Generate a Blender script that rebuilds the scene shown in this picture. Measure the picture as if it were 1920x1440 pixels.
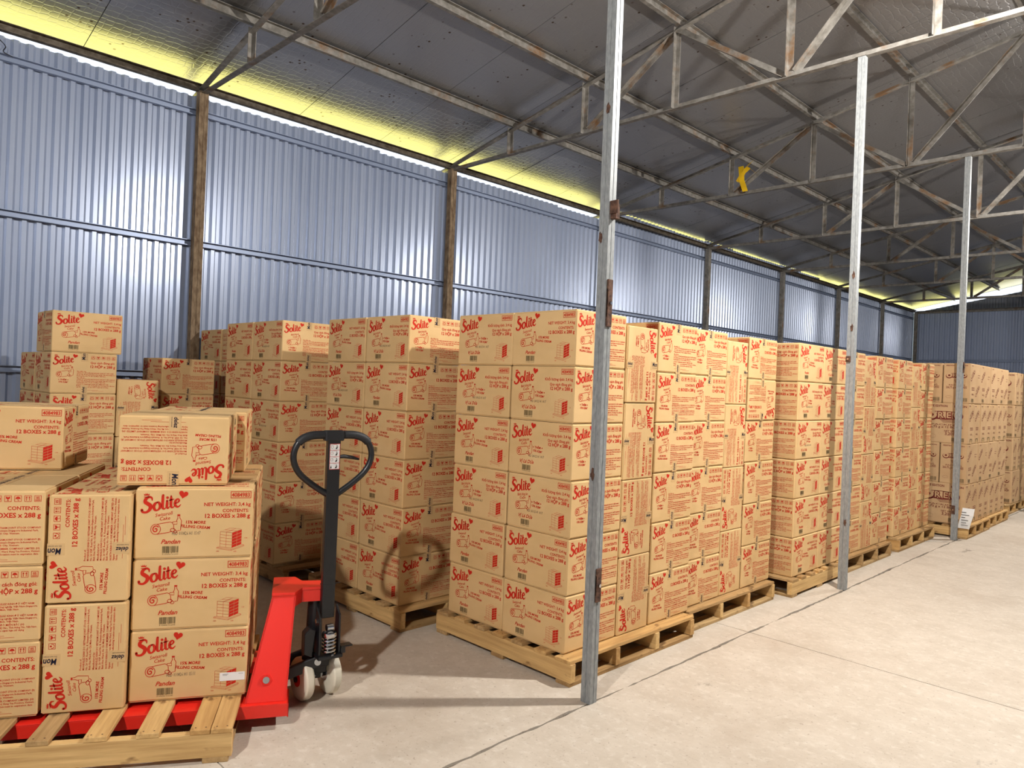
import bpy, bmesh, math, random
from mathutils import Vector, Matrix
random.seed(7)
SC = bpy.context.scene
COL = SC.collection
for o in list(bpy.data.objects): bpy.data.objects.remove(o)

# ------------------------------------------------------------------ camera
YAW, PITCH, ROLL, FPX, EYE = 0.7865, 0.0004, 0.0393, 1363.96, 1.6
F = Vector((-math.sin(YAW)*math.cos(PITCH), math.cos(YAW)*math.cos(PITCH), math.sin(PITCH)))
R = Vector((math.cos(YAW), math.sin(YAW), 0)); U = R.cross(F)
R2 = R*math.cos(ROLL) + U*math.sin(ROLL); U2 = R2.cross(F)
cam = bpy.data.cameras.new('camera'); cam.sensor_width = 36; cam.lens = FPX/1920*36
cam.clip_start = 0.05; cam.clip_end = 300
cam_o = bpy.data.objects.new('camera', cam); COL.objects.link(cam_o)
M = Matrix((R2, U2, -F)).transposed().to_4x4(); M.translation = (0, 0, EYE)
cam_o.matrix_world = M
SC.camera = cam_o

# ------------------------------------------------------------------ world, sun, exposure
W = bpy.data.worlds.new('sky'); SC.world = W; W.use_nodes = True
wn = W.node_tree.nodes['Background']
wn.inputs[0].default_value = (0.80, 0.88, 1.0, 1); wn.inputs[1].default_value = 1.3
sun = bpy.data.lights.new('sun', 'SUN'); sun.energy = 11; sun.angle = 0.02; sun.color = (1, .95, .84)
sun_o = bpy.data.objects.new('sun', sun); COL.objects.link(sun_o)
sun_o.rotation_euler = (math.radians(-10), math.radians(-30), 0)
LAMPS = [(-0.72, -1.8, 4.25), (-0.72, 4.9, 4.25), (-0.72, 11.6, 4.25), (-0.72, 18.3, 4.25)]
LAMP_W = [760, 780, 560, 240]
LAMP_RGB = (1.0, 0.955, 0.90)
VS = SC.view_settings
VS.view_transform = 'Standard'; VS.look = 'None'; VS.exposure = 0.14; VS.gamma = 1.0
VS.use_curve_mapping = False
CY = SC.cycles; CY.max_bounces = 5; CY.diffuse_bounces = 3; CY.glossy_bounces = 2; CY.transmission_bounces = 1; CY.caustics_reflective = False; CY.caustics_refractive = False; CY.adaptive_threshold = .1

# ------------------------------------------------------------------ materials
def srgb(r, g, b):
    f = lambda c: (c/255)/12.92 if c/255 <= .04045 else (((c/255)+.055)/1.055)**2.4
    return (f(r), f(g), f(b), 1)

def mat(name, col, rough=.6, metal=0., spec=.5):
    m = bpy.data.materials.new(name); m.use_nodes = True
    p = m.node_tree.nodes['Principled BSDF']
    p.inputs['Base Color'].default_value = col
    p.inputs['Roughness'].default_value = rough
    p.inputs['Metallic'].default_value = metal
    p.inputs['Specular IOR Level'].default_value = spec
    return m

def nodes(m): return m.node_tree.nodes, m.node_tree.links, m.node_tree.nodes['Principled BSDF']

def noise_mix(m, c1, c2, scale=(5, 5, 5), detail=4, lo=.35, hi=.65, seed_per_object=False, rough=.6):
    """base colour = noise between two colours; returns the colour socket"""
    n, l, p = nodes(m)
    tc = n.new('ShaderNodeTexCoord'); mp = n.new('ShaderNodeMapping'); mp.inputs['Scale'].default_value = scale
    l.new(tc.outputs['Object'], mp.inputs['Vector'])
    t = n.new('ShaderNodeTexNoise'); t.inputs['Scale'].default_value = 1; t.inputs['Detail'].default_value = detail
    t.inputs['Roughness'].default_value = rough
    if seed_per_object:
        t.noise_dimensions = '4D'; oi = n.new('ShaderNodeObjectInfo')
        mu = n.new('ShaderNodeMath'); mu.operation = 'MULTIPLY'; mu.inputs[1].default_value = 37
        l.new(oi.outputs['Random'], mu.inputs[0]); l.new(mu.outputs[0], t.inputs['W'])
    l.new(mp.outputs[0], t.inputs['Vector'])
    r = n.new('ShaderNodeValToRGB'); r.color_ramp.elements[0].position = lo; r.color_ramp.elements[1].position = hi
    r.color_ramp.elements[0].color = c1; r.color_ramp.elements[1].color = c2
    l.new(t.outputs['Fac'], r.inputs['Fac']); l.new(r.outputs[0], p.inputs['Base Color'])
    return r.outputs[0], t.outputs['Fac'], mp.outputs[0]

def overlay(m, base, col, scale, lo, hi, detail=6, stretch=(1, 1, 1), amount=1.):
    """a second stain noise laid over a colour socket"""
    n, l, p = nodes(m)
    tc = n.new('ShaderNodeTexCoord'); mp = n.new('ShaderNodeMapping'); mp.inputs['Scale'].default_value = stretch
    l.new(tc.outputs['Object'], mp.inputs['Vector'])
    t = n.new('ShaderNodeTexNoise'); t.inputs['Scale'].default_value = scale; t.inputs['Detail'].default_value = detail
    t.inputs['Roughness'].default_value = .65
    l.new(mp.outputs[0], t.inputs['Vector'])
    r = n.new('ShaderNodeMapRange'); r.inputs['From Min'].default_value = lo; r.inputs['From Max'].default_value = hi
    r.inputs['To Max'].default_value = amount; r.clamp = True
    l.new(t.outputs['Fac'], r.inputs['Value'])
    mx = n.new('ShaderNodeMix'); mx.data_type = 'RGBA'
    l.new(r.outputs[0], mx.inputs['Factor']); l.new(base, mx.inputs['A']); mx.inputs['B'].default_value = col
    l.new(mx.outputs['Result'], p.inputs['Base Color'])
    return mx.outputs['Result']

def bump(m, height, strength=.3, dist=.01):
    n, l, p = nodes(m)
    b = n.new('ShaderNodeBump'); b.inputs['Strength'].default_value = strength; b.inputs['Distance'].default_value = dist
    l.new(height, b.inputs['Height']); l.new(b.outputs[0], p.inputs['Normal'])

def tint(m):
    """each board a little lighter, darker or more orange"""
    n, l, p = nodes(m); src = p.inputs['Base Color'].links[0].from_socket
    oi = n.new('ShaderNodeObjectInfo'); r = n.new('ShaderNodeValToRGB')
    for k, (q, c_) in enumerate(((0, (.88, .76, .60, 1)), (1, (1.12, 1.10, 1.02, 1)))):
        r.color_ramp.elements[k].position = q; r.color_ramp.elements[k].color = c_
    l.new(oi.outputs['Random'], r.inputs['Fac'])
    mx = n.new('ShaderNodeMix'); mx.data_type = 'RGBA'; mx.blend_type = 'MULTIPLY'; mx.inputs['Factor'].default_value = 1
    l.new(src, mx.inputs['A']); l.new(r.outputs[0], mx.inputs['B']); l.new(mx.outputs['Result'], p.inputs['Base Color'])
MT = {}
m = MT['card'] = mat('cardboard', srgb(212, 172, 122), .75, 0, .25)
c, f, v = noise_mix(m, srgb(207, 171, 118), srgb(219, 184, 132), (3, 3, 5), 3, .3, .7, True)
m = MT['card2'] = mat('cardboard_plain', srgb(205, 168, 124), .8, 0, .2)
noise_mix(m, srgb(190, 155, 114), srgb(202, 168, 127), (3, 3, 5), 3, .3, .7, True)
MT['red'] = mat('red_ink', srgb(196, 42, 24), .7, 0, .2)
MT['black'] = mat('black_ink', srgb(52, 46, 42), .7, 0, .2)
MT['olive'] = mat('barcode_ink', srgb(78, 66, 38), .7, 0, .2)
MT['maroon'] = mat('maroon_ink', srgb(112, 40, 34), .75, 0, .2)
MT['navy'] = mat('navy_ink', srgb(24, 24, 46), .6, 0, .2)
MT['tape'] = mat('packing_tape', srgb(206, 170, 120), .6, 0, .15)
MT['white'] = mat('white_paper', srgb(232, 232, 230), .7)
MT['yellow'] = mat('yellow_tape', srgb(232, 186, 20), .5)
# wood
m = MT['wood'] = mat('pine', srgb(205, 172, 120), .7, 0, .3)
c, f, v = noise_mix(m, srgb(170, 134, 86), srgb(222, 190, 136), (2.5, 42, 42), 5, .25, .75, True)
overlay(m, c, srgb(118, 84, 50), 6, .66, .74, 3, (1, 2.2, 2.2), .8); bump(m, f, .25, .003); tint(m)
m = MT['wood2'] = mat('pine_grey', srgb(180, 152, 110), .8, 0, .2)
c, f, v = noise_mix(m, srgb(138, 110, 74), srgb(196, 166, 122), (2.5, 42, 42), 5, .25, .75, True)
overlay(m, c, srgb(96, 72, 48), 5, .62, .72, 3, (1, 2, 2), .8); bump(m, f, .3, .003); tint(m)
# steel
m = MT['galv'] = mat('galvanised_steel', srgb(160, 163, 164), .5, .2, .4)
c, f, v = noise_mix(m, srgb(126, 130, 131), srgb(160, 163, 163), (70, 70, 26), 6, .3, .7)
c = overlay(m, c, srgb(92, 82, 70), 3.2, .64, .76, 6, (1, 1, .5), .8)
m = MT['galv_old'] = mat('weathered_steel', srgb(160, 154, 144), .6, .25, .4)
c, f, v = noise_mix(m, srgb(104, 99, 91), srgb(150, 146, 139), (14, 14, 14), 5, .3, .7)
c = overlay(m, c, srgb(124, 88, 50), 2.6, .54, .66, 6, (1, 1, 1), .85)
m = MT['rust'] = mat('rusted_steel', srgb(120, 92, 62), .75, .2, .3)
c, f, v = noise_mix(m, srgb(92, 70, 50), srgb(156, 136, 110), (22, 22, 9), 7, .3, .7)
m = MT['eave'] = mat('dark_steel', srgb(98, 88, 74), .7, .2, .3)
noise_mix(m, srgb(84, 74, 60), srgb(122, 112, 98), (18, 18, 18), 5)
m = MT['rust_dark'] = mat('rusty_bracket', srgb(82, 58, 46), .85, .1, .3)
noise_mix(m, srgb(60, 42, 36), srgb(112, 82, 66), (40, 40, 40), 5)
# painted blue-grey cladding
m = MT['blue'] = mat('blue_cladding', srgb(150, 164, 192), .27, .25, .6)
c, f, v = noise_mix(m, srgb(154, 166, 190), srgb(170, 181, 203), (.8, .8, .35), 3, .3, .7)
bump(m, f, .08, .03)
m = MT['girt'] = mat('blue_grey_girt', srgb(142, 154, 178), .4, .4, .5)
m = MT['greyclad'] = mat('grey_cladding', srgb(150, 156, 166), .4, .4, .5)
# roof foil with embossed hexagons and dark specks
m = MT['foil'] = mat('embossed_foil', srgb(170, 170, 172), .34, .8, .5)
n, l, p = nodes(m)
tc = n.new('ShaderNodeTexCoord')
vo = n.new('ShaderNodeTexVoronoi'); vo.feature = 'DISTANCE_TO_EDGE'; vo.voronoi_dimensions = '2D'; vo.inputs['Scale'].default_value = 14; vo.inputs['Randomness'].default_value = .45
l.new(tc.outputs['Object'], vo.inputs['Vector'])
mr = n.new('ShaderNodeMapRange'); mr.inputs['From Max'].default_value = .12; l.new(vo.outputs['Distance'], mr.inputs['Value'])
no = n.new('ShaderNodeTexNoise'); no.inputs['Scale'].default_value = 3.; no.inputs['Detail'].default_value = 6; l.new(tc.outputs['Object'], no.inputs['Vector'])
ad = n.new('ShaderNodeMath'); ad.operation = 'ADD'; l.new(mr.outputs[0], ad.inputs[0]); l.new(no.outputs['Fac'], ad.inputs[1])
bump(m, ad.outputs[0], .24, .006)
sp = n.new('ShaderNodeTexVoronoi'); sp.inputs['Scale'].default_value = 11; l.new(tc.outputs['Object'], sp.inputs['Vector'])
lt = n.new('ShaderNodeMapRange'); lt.inputs['From Min'].default_value = .17; lt.inputs['From Max'].default_value = .11; lt.clamp = True
l.new(sp.outputs['Distance'], lt.inputs['Value'])
n2 = n.new('ShaderNodeTexNoise'); n2.inputs['Scale'].default_value = 2.2; l.new(tc.outputs['Object'], n2.inputs['Vector'])
g2 = n.new('ShaderNodeMapRange'); g2.inputs['From Min'].default_value = .5; g2.inputs['From Max'].default_value = .58; g2.clamp = True
l.new(n2.outputs['Fac'], g2.inputs['Value'])
mm = n.new('ShaderNodeMath'); mm.operation = 'MULTIPLY'; l.new(lt.outputs[0], mm.inputs[0]); l.new(g2.outputs[0], mm.inputs[1])
mx = n.new('ShaderNodeMix'); mx.data_type = 'RGBA'; mx.inputs['A'].default_value = srgb(172, 170, 170); mx.inputs['B'].default_value = srgb(92, 74, 58)
l.new(mm.outputs[0], mx.inputs['Factor']); l.new(mx.outputs['Result'], p.inputs['Base Color'])
MT['roofout'] = mat('roof_sheet', srgb(120, 126, 136), .5, .3)
# concrete
m = MT['conc'] = mat('concrete', srgb(205, 194, 178), .72, 0, .3)
c, f, v = noise_mix(m, srgb(186, 174, 158), srgb(203, 192, 177), (5, 5, 5), 10, .32, .68, False, .7)
c = overlay(m, c, srgb(212, 204, 191), 22, .52, .66, 8, (1, 1, 1), .6)
c = overlay(m, c, srgb(168, 152, 134), .8, .52, .70, 6, (1, 1, 1), .55)
c = overlay(m, c, srgb(140, 124, 108), 48, .60, .67, 5, (1, 1, 1), .55)
c = overlay(m, c, srgb(112, 98, 84), 2.1, .66, .70, 10, (1, .45, 1), .6)
bump(m, f, .3, .006)
m = MT['joint'] = mat('joint_dirt', srgb(120, 106, 90), .9)
noise_mix(m, srgb(62, 54, 46), srgb(116, 102, 88), (30, 30, 30), 4)
MT['grey_bounce'] = mat('grey_bounce_ground', srgb(176, 178, 176), .9)  # for the added outer ground; keeps its bounced light neutral
MT['yellow_bounce'] = mat('yellow_bounce_ground', srgb(220, 216, 122), .9)  # for the added strip; yellow chosen to tint light bounced onto the eave foil
# pallet jack
m = MT['jred'] = mat('red_enamel', srgb(226, 42, 30), .32, 0, .5)
m = MT['jblack'] = mat('black_enamel', srgb(24, 25, 28), .38, 0, .5)
m = MT['rubber'] = mat('black_grip', srgb(28, 29, 33), .6)
m = MT['nylon'] = mat('cream_nylon', srgb(232, 226, 206), .45)
m = MT['chrome'] = mat('chrome', srgb(200, 202, 204), .2, 1.)
m = MT['lampbody'] = mat('lamp_housing', srgb(60, 62, 64), .5)
m = MT['lampglow'] = mat('lamp_glass', (1, 1, 1, 1), .5)
n, l, p = nodes(m); p.inputs['Emission Color'].default_value = (*LAMP_RGB, 1); p.inputs['Emission Strength'].default_value = 20
# date-stamp ink
MT['stamp'] = mat('stamp_ink', srgb(84, 74, 62), .8)

# ------------------------------------------------------------------ mesh helpers
class MB:
    def __init__(s): s.v = []; s.f = []; s.m = []
    def add(s, vs, fs, mi=0, T=None):
        b = len(s.v)
        s.v += [tuple(T @ Vector(v)) if T else tuple(v) for v in vs]
        s.f += [tuple(b+i for i in f) for f in fs]; s.m += [mi]*len(fs)
        return s
    def box(s, x0, x1, y0, y1, z0, z1, mi=0, T=None):
        vs = [(x, y, z) for z in (z0, z1) for y in (y0, y1) for x in (x0, x1)]
        return s.add(vs, [(0, 2, 3, 1), (4, 5, 7, 6), (0, 1, 5, 4), (2, 6, 7, 3), (0, 4, 6, 2), (1, 3, 7, 5)], mi, T)
    def prism(s, poly, z0, z1, mi=0, T=None):
        n = len(poly)
        vs = [(x, y, z0) for x, y in poly] + [(x, y, z1) for x, y in poly]
        fs = [tuple(reversed(range(n))), tuple(range(n, 2*n))] + [(i, (i+1) % n, n+(i+1) % n, n+i) for i in range(n)]
        return s.add(vs, fs, mi, T)
    def tube(s, pts, r, seg=12, mi=0, caps=True):
        pts = [Vector(p) for p in pts]; n = len(pts); b = len(s.v)
        up = None
        for i, p in enumerate(pts):
            d = (pts[min(i+1, n-1)] - pts[max(i-1, 0)]).normalized()
            if up is None:
                up = Vector((0, 0, 1)) if abs(d.z) < .9 else Vector((1, 0, 0))
            x = d.cross(up).normalized(); up = x.cross(d).normalized()
            rr = r[i] if isinstance(r, (list, tuple)) else r
            for k in range(seg):
                a = 2*math.pi*k/seg
                s.v.append(tuple(p + x*math.cos(a)*rr + up*math.sin(a)*rr))
        for i in range(n-1):
            for k in range(seg):
                a, c = b+i*seg+k, b+i*seg+(k+1) % seg
                s.f.append((a, c, c+seg, a+seg)); s.m.append(mi)
        if caps:
            s.f.append(tuple(reversed(range(b, b+seg)))); s.f.append(tuple(range(b+(n-1)*seg, b+n*seg))); s.m += [mi, mi]
        return s
    def bar(s, p0, p1, prof, up=(0, 0, 1), mi=0):
        """extrude a 2-D profile (a along 'side', b along 'up') from p0 to p1"""
        p0, p1 = Vector(p0), Vector(p1); d = (p1-p0).normalized(); up = Vector(up)
        x = d.cross(up).normalized(); u = x.cross(d).normalized(); n = len(prof)
        vs = [p0+x*a+u*b for a, b in prof] + [p1+x*a+u*b for a, b in prof]
        fs = [tuple(range(n)), tuple(reversed(range(n, 2*n)))] + [(i, n+i, n+(i+1) % n, (i+1) % n) for i in range(n)]
        return s.add(vs, fs, mi)
    def mesh(s, name, mats, smooth=False):
        me = bpy.data.meshes.new(name); me.from_pydata(s.v, [], s.f)
        for mm_ in mats: me.materials.append(MT[mm_] if isinstance(mm_, str) else mm_)
        me.polygons.foreach_set('material_index', s.m)
        if smooth:
            me.polygons.foreach_set('use_smooth', [True]*len(me.polygons))
        me.validate(); me.update()
        bm = bmesh.new(); bm.from_mesh(me); bmesh.ops.recalc_face_normals(bm, faces=bm.faces); bm.to_mesh(me); bm.free()
        if smooth: me.set_sharp_from_angle(angle=math.radians(35))
        return me

def bevel_mesh(me, w, seg=1):
    bm = bmesh.new(); bm.from_mesh(me)
    bmesh.ops.bevel(bm, geom=[e for e in bm.edges if len(e.link_faces) == 2 and e.calc_face_angle(0) > .5], offset=w, segments=seg, affect='EDGES', profile=.5)
    bm.to_mesh(me); bm.free(); return me

def obj(name, me, parent=None, T=None, label=None, cat=None, group=None, kind=None):
    o = bpy.data.objects.new(name, me); COL.objects.link(o)
    if parent: o.parent = parent
    if T is not None: o.matrix_local = T
    if label: o['label'] = label
    if cat: o['category'] = cat
    if group: o['group'] = group
    if kind: o['kind'] = kind
    return o
def TR(x=0, y=0, z=0, rz=0): return Matrix.Translation((x, y, z)) @ Matrix.Rotation(rz, 4, 'Z')
def empty(name, T=None, **k): return obj(name, None, None, T, **k)

ORD = ['top', 'second', 'third', 'fourth', 'fifth', 'sixth', 'seventh', 'eighth', 'ninth', 'tenth']

# ------------------------------------------------------------------ building dimensions
XW, XE, XR = -7.72, 8.95, 0.615          # left wall, right wall, ridge
Y0, Y1 = -6.0, 26.25                     # near and far end wall
BAY, YB = 3.3432, 2.9395                 # bay spacing, first visible frame
FRAMES = [YB + BAY*i for i in range(-2, 7)]
PAN, XL = 1.185, -7.68                   # truss panel
def ztop(x):                              # truss top chord
    return 4.515 + .21*((x-XL) if x <= XR else (2*XR-x-XL))
ZB = 4.49

# floor: dirt bed, with concrete slabs laid on it as parts
fl = obj('floor', MB().box(XW-.3, XE+.3, Y0-.3, Y1+.3, -.15, -.012).mesh('floor', ['joint']), kind='structure', label='pale concrete warehouse floor with cut joints')
JX = [XW-.3, -2.285, 3.3, XE+.3]; JY = [Y0-.3, 1.30, 4.62, Y1+.3]
rj = random.Random(3)
jag = [( -2.285, y) for y in []]
def jagline(y0, y1, x, amp, step=.035):
    pts = []; y = y0; d = 0
    while y < y1:
        d = .75*d + rj.uniform(-amp, amp); pts.append((x+d, y)); y += step*rj.uniform(.6, 1.4)
    pts.append((x, y1)); return pts
for j in range(3):
    ya, yb = JY[j]+(.003 if j else 0), JY[j+1]-(.003 if j < 2 else 0)
    for i in range(3):
        xa, xb = JX[i]+(.003 if i else 0), JX[i+1]-(.003 if i < 2 else 0)
        right = jagline(ya, yb, xb-.004, .005) if i == 0 else [(xb, ya), (xb, yb)]
        left = jagline(ya, yb, xa+.004, .005) if i == 1 else [(xa, ya), (xa, yb)]
        poly = right + left[::-1]
        obj('floor_slab', MB().prism(poly, -.012, 0).mesh('floor_slab', ['conc']), fl)

# corrugated cladding
def corrugated(name, length, height, pitch, depth, tops=None, matn='blue', phase=0):
    """sheet in local XZ, ribs along Z, rib depth along +Y"""
    mb = MB(); a = []
    k = 0
    while k*pitch < length-1e-6:
        for fx, fy in ((0, 0), (.30, 0), (.48, 1), (.80, 1), (1.0, 0)):
            x = (k+fx)*pitch
            if x <= length+1e-6 and not (fx == 1.0 and (k+1)*pitch < length-1e-6): a.append((x, fy*depth))
        k += 1
    vs = []; fs = []
    for i, (x, y) in enumerate(a):
        zt = height if tops is None else tops(x)
        vs += [(x, y, 0), (x, y, zt)]
        if i: fs.append((2*i-2, 2*i, 2*i+1, 2*i-1))
    return mb.add(vs, fs).mesh(name, [matn])
SHEET = 1.12
wl = empty('wall_left', kind='structure', label='blue-grey corrugated metal side wall')
y = Y0; k = 0
while y < Y1-.01:
    w = min(SHEET, Y1-y)
    me = corrugated('corrugated_sheet', w, (4.445 if y < 9.0 else 4.634 if y < 18.4 else 4.57)+.012*math.sin(k*2.3), .112, .030)
    # local x -> world y, ribs stand towards the room (+x)
    obj('corrugated_sheet', me, wl, Matrix(((0, 1, 0, XW), (1, 0, 0, y), (0, 0, 1, 0), (0, 0, 0, 1))))
    y += w; k += 1
we = empty('wall_back', kind='structure', label='blue-grey corrugated metal end wall with gable')
x = XW; k = 0
while x < XE-.01:
    w = min(1.5, XE-x)
    obj('corrugated_sheet', corrugated('end_sheet', w, 4.45, .15, .03), we, Matrix(((1, 0, 0, x), (0, -1, 0, Y1), (0, 0, 1, 0), (0, 0, 0, 1))))
    g0 = x
    def tops(q, g0=g0):
        xx = g0+q; d = (xx-XW) if xx < XR else (2*XR-XW-xx)
        return max(.0, .02+.178*d)
    obj('gable_sheet', corrugated('gable_sheet', w, 1, .15, .03, tops, 'greyclad'), we, Matrix(((1, 0, 0, x), (0, -1, 0, Y1+.04), (0, 0, 1, 4.45), (0, 0, 0, 1))))
    x += w; k += 1
wr = empty('wall_right', kind='structure', label='blue-grey corrugated side wall across the hall')
obj('corrugated_sheet', corrugated('long_sheet', Y1-Y0, 4.7, .15, .03), wr, Matrix(((0, -1, 0, XE), (1, 0, 0, Y0), (0, 0, 1, 0), (0, 0, 0, 1))))
wn_ = empty('wall_front', kind='structure', label='blue-grey corrugated end wall behind the viewer')
obj('corrugated_sheet', corrugated('front_sheet', XE-XW, 6.5, .15, .03, lambda q: 4.6+.21*min(q, XE-XW-q)), wn_, Matrix(((1, 0, 0, XW), (0, 1, 0, Y0), (0, 0, 1, 0), (0, 0, 0, 1))))

# roof: outer sheet + foil panels below it
ROOF = .145                                # foil above the top chord line
mb = MB()
xo = -7.92
for (xa, xb) in ((xo, XR), (XR, 9.3)):
    za, zb = ztop(xa)+ROOF, ztop(xb)+ROOF
    mb.add([(xa, Y0-.4, za+.02), (xb, Y0-.4, zb+.02), (xb, Y1+.5, zb+.02), (xa, Y1+.5, za+.02),
            (xa, Y0-.4, za+.06), (xb, Y0-.4, zb+.06), (xb, Y1+.5, zb+.06), (xa, Y1+.5, za+.06)],
           [(0, 1, 2, 3), (7, 6, 5, 4), (0, 4, 5, 1), (1, 5, 6, 2), (2, 6, 7, 3), (3, 7, 4, 0)])
ce = obj('ceiling', mb.mesh('ceiling', ['roofout']), kind='structure', label='pitched metal roof lined with silver foil panels')
slope = math.atan(.21)
def foil_mesh(xa, xb, w):
    za, zb = ztop(xa)+ROOF, ztop(xb)+ROOF
    return MB().add([(xa, 0, za), (xb, 0, zb), (xb, w, zb), (xa, w, za), (xa, 0, za+.015), (xb, 0, zb+.015), (xb, w, zb+.015), (xa, w, za+.015)],
                    [(0, 3, 2, 1), (4, 5, 6, 7), (0, 1, 5, 4), (1, 2, 6, 5), (2, 3, 7, 6), (3, 0, 4, 7)]).mesh('roof_panel', ['foil'])
PW = 1.118
fm = [foil_mesh(-7.9, XR-.004, PW-.006), foil_mesh(XR+.004, 9.2, PW-.006)]
y = 1.902-PW*7; k = 0
while y < Y1+.2:
    for s in (0, 1):
        obj('roof_panel', fm[s], ce, Matrix.Translation((0, y+.003, random.uniform(-.004, .0))))
    y += PW; k += 1

# unseen ground added outside; its colours tint the light bounced up under the roof
obj('grey_bounce', MB().box(-60, -19, -60, 80, -.36, -.21).mesh('grey_bounce', ['grey_bounce']), kind='structure', label='added pale bounce ground beyond the yellow strip, unseen')
obj('ground', MB().box(-19, XW-.35, -60, 80, -.35, -.2).mesh('ground', ['yellow_bounce']), kind='structure', label='added yellow bounce ground outside the wall, unseen')
obj('end_bounce', MB().box(-60, 60, Y1+.35, 110, -.37, -.22).mesh('end_bounce', ['grey_bounce']), kind='structure', label='added pale bounce ground beyond the end wall, unseen')

# ------------------------------------------------------------------ steelwork
def Lprof(a, t=.006): return [(-a/2, -a/2), (a/2, -a/2), (a/2, -a/2+t), (-a/2+t, -a/2+t), (-a/2+t, a/2), (-a/2, a/2)]
def Cprof(w, h, t=.006): return [(-w/2, -h/2), (w/2, -h/2), (w/2, -h/2+t), (-w/2+t, -h/2+t), (-w/2+t, h/2-t), (w/2, h/2-t), (w/2, h/2), (-w/2, h/2)]
PX = [XL+PAN*i for i in range(8)]
def mirror(x): return 2*XR-x
rt = None
tm = {}
def tpart(name, p0, p1, prof, up, matn='galv_old'):
    return name, MB().bar(p0, p1, prof, up).mesh(name, [matn])
parts = []
L5, L4 = Lprof(.055), Lprof(.048)
UPY = (0, -1, 0)
parts.append(tpart('bottom_chord', (XL-.04, 0, ZB-.02), (mirror(XL)+.04, 0, ZB-.02), Lprof(.06), (0, 0, 1)))
parts.append(tpart('top_chord', (XL-.3, 0, ztop(XL-.3)), (XR, 0, ztop(XR)), Lprof(.06), (0, 0, 1)))
parts.append(tpart('top_chord', (mirror(XL)+.3, 0, ztop(XL-.3)), (XR, 0, ztop(XR)), Lprof(.06), (0, 0, 1)))
for i in range(1, 8):
    for s in ((0, 1) if i < 7 else (0,)):
        x = PX[i] if s == 0 else mirror(PX[i])
        parts.append(tpart('web_post', (x, .0, ZB-.03), (x, .0, ztop(x)+.02), L5, UPY))
for a, b in ((2, 3), (4, 3), (4, 5), (6, 5), (6, 7)):
    for s in (0, 1):
        xa, xb = PX[a], PX[b]
        if s: xa, xb = mirror(xa), mirror(xb)
        d = .05*(1 if xb > xa else -1)
        parts.append(tpart('diagonal', (xa+d, .02, ZB), (xb-d*.4, .02, ztop(xb)-.02), L5, UPY))
tl = ['over the nearest rusty wall post', 'meeting the second rusty wall post', 'meeting the third wall post, behind nearest aisle post', 'meeting the fourth wall post from left',
      'meeting the fifth wall post from left', 'meeting the sixth wall post from left', 'closest to the far end wall']
for i, yf in enumerate(FRAMES):
    if i < 1: continue
    lab = 'weathered steel roof truss ' + (tl[i-2] if i >= 2 else 'overhead beside the viewer, outside the picture')
    t = empty('roof_truss', TR(0, yf, 0), label=lab, cat='truss', group='steel roof trusses')
    for nme, me in parts: obj(nme, me, t)
# purlins
pn = ['eave purlin just above the blue wall', 'first', 'second', 'third', 'fourth', 'fifth', 'sixth']
for i in range(8):
    for s in ((0, 1) if i < 7 else (0,)):
        x = PX[i]+(.075 if i == 0 else 0)
        zc = ztop(x)+.03+.052 if i else 4.503
        if s: x = mirror(x)
        me = MB().bar((x, Y0+.03, zc), (x, Y1-.03, zc), Cprof(.045, .09) if i else Cprof(.06, .075), (0, 0, 1)).mesh('purlin', ['galv_old'] if i else ['eave'])
        lab = ('long steel eave purlin running above the blue wall' if i == 0 else 'long steel roof purlin, %s up from the eave' % (['', 'first', 'second', 'third', 'fourth', 'fifth', 'sixth', 'ridge one'][i])) if s == 0 else 'steel roof purlin on the far slope beyond the ridge'
        obj('roof_purlin', me, label=lab, cat='beam', group='roof purlins')
# girts on the left wall and the end wall
for z, lab in ((1.565, 'low horizontal wall girt behind the leftmost carton stack'), (2.925, 'middle horizontal wall girt across the blue wall'), (4.265, 'top horizontal wall girt just below the eave')):
    me = MB().bar((XW+.05, Y0+.05, z), (XW+.05, Y1-.06, z), Cprof(.05, .06), (0, 0, 1)).mesh('wall_girt', ['girt'])
    obj('wall_girt', me, label=lab, cat='girt', group='wall girts')
for z, lab in ((1.5, 'low girt on the far end wall'), (2.89, 'horizontal girt on the far end wall above the cartons')):
    obj('wall_girt', MB().bar((XW+.1, Y1-.06, z), (XE-.1, Y1-.06, z), Cprof(.05, .06), (0, 0, 1)).mesh('wall_girt', ['girt']), label=lab, cat='girt', group='wall girts')
obj('end_beam', MB().bar((XW+.1, Y1-.07, 4.47), (XE-.1, Y1-.07, 4.47), Cprof(.06, .09), (0, 0, 1)).mesh('end_beam', ['galv_old']), label='dark horizontal beam at the head of the far end wall', cat='beam')
# wall posts
wp = MB(); 
def boxprof(w, d, g=.006): return [(-w/2, -d/2), (-g, -d/2), (-g*.6, -d/2+g), (g*.6, -d/2+g), (g, -d/2), (w/2, -d/2), (w/2, -g), (w/2-g, -g*.6), (w/2-g, g*.6), (w/2, g), (w/2, d/2), (g, d/2), (0, d/2-g), (-g, d/2), (-w/2, d/2)]
wpm = [MB().prism(boxprof(.085, .092), 0, 4.46).mesh('wall_post', [mm_]) for mm_ in ('rust', 'galv_old')]
wl_lab = ['rusty brown steel wall post, leftmost against the blue wall', 'rusty steel wall post between the jack handle and nearest post', 'grey steel wall post hidden behind nearest aisle post',
          'grey steel wall post, fourth along the blue wall', 'grey steel wall post, fifth along the blue wall', 'grey steel wall post, sixth along the blue wall', 'last steel wall post before the far corner']
for i, yf in enumerate(FRAMES[1:]):
    if i == 0: continue
    obj('wall_post', wpm[0 if i <= 2 else 1], None, TR(-7.59, yf, 0), label=wl_lab[i-1], cat='post', group='posts along the blue wall')
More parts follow.
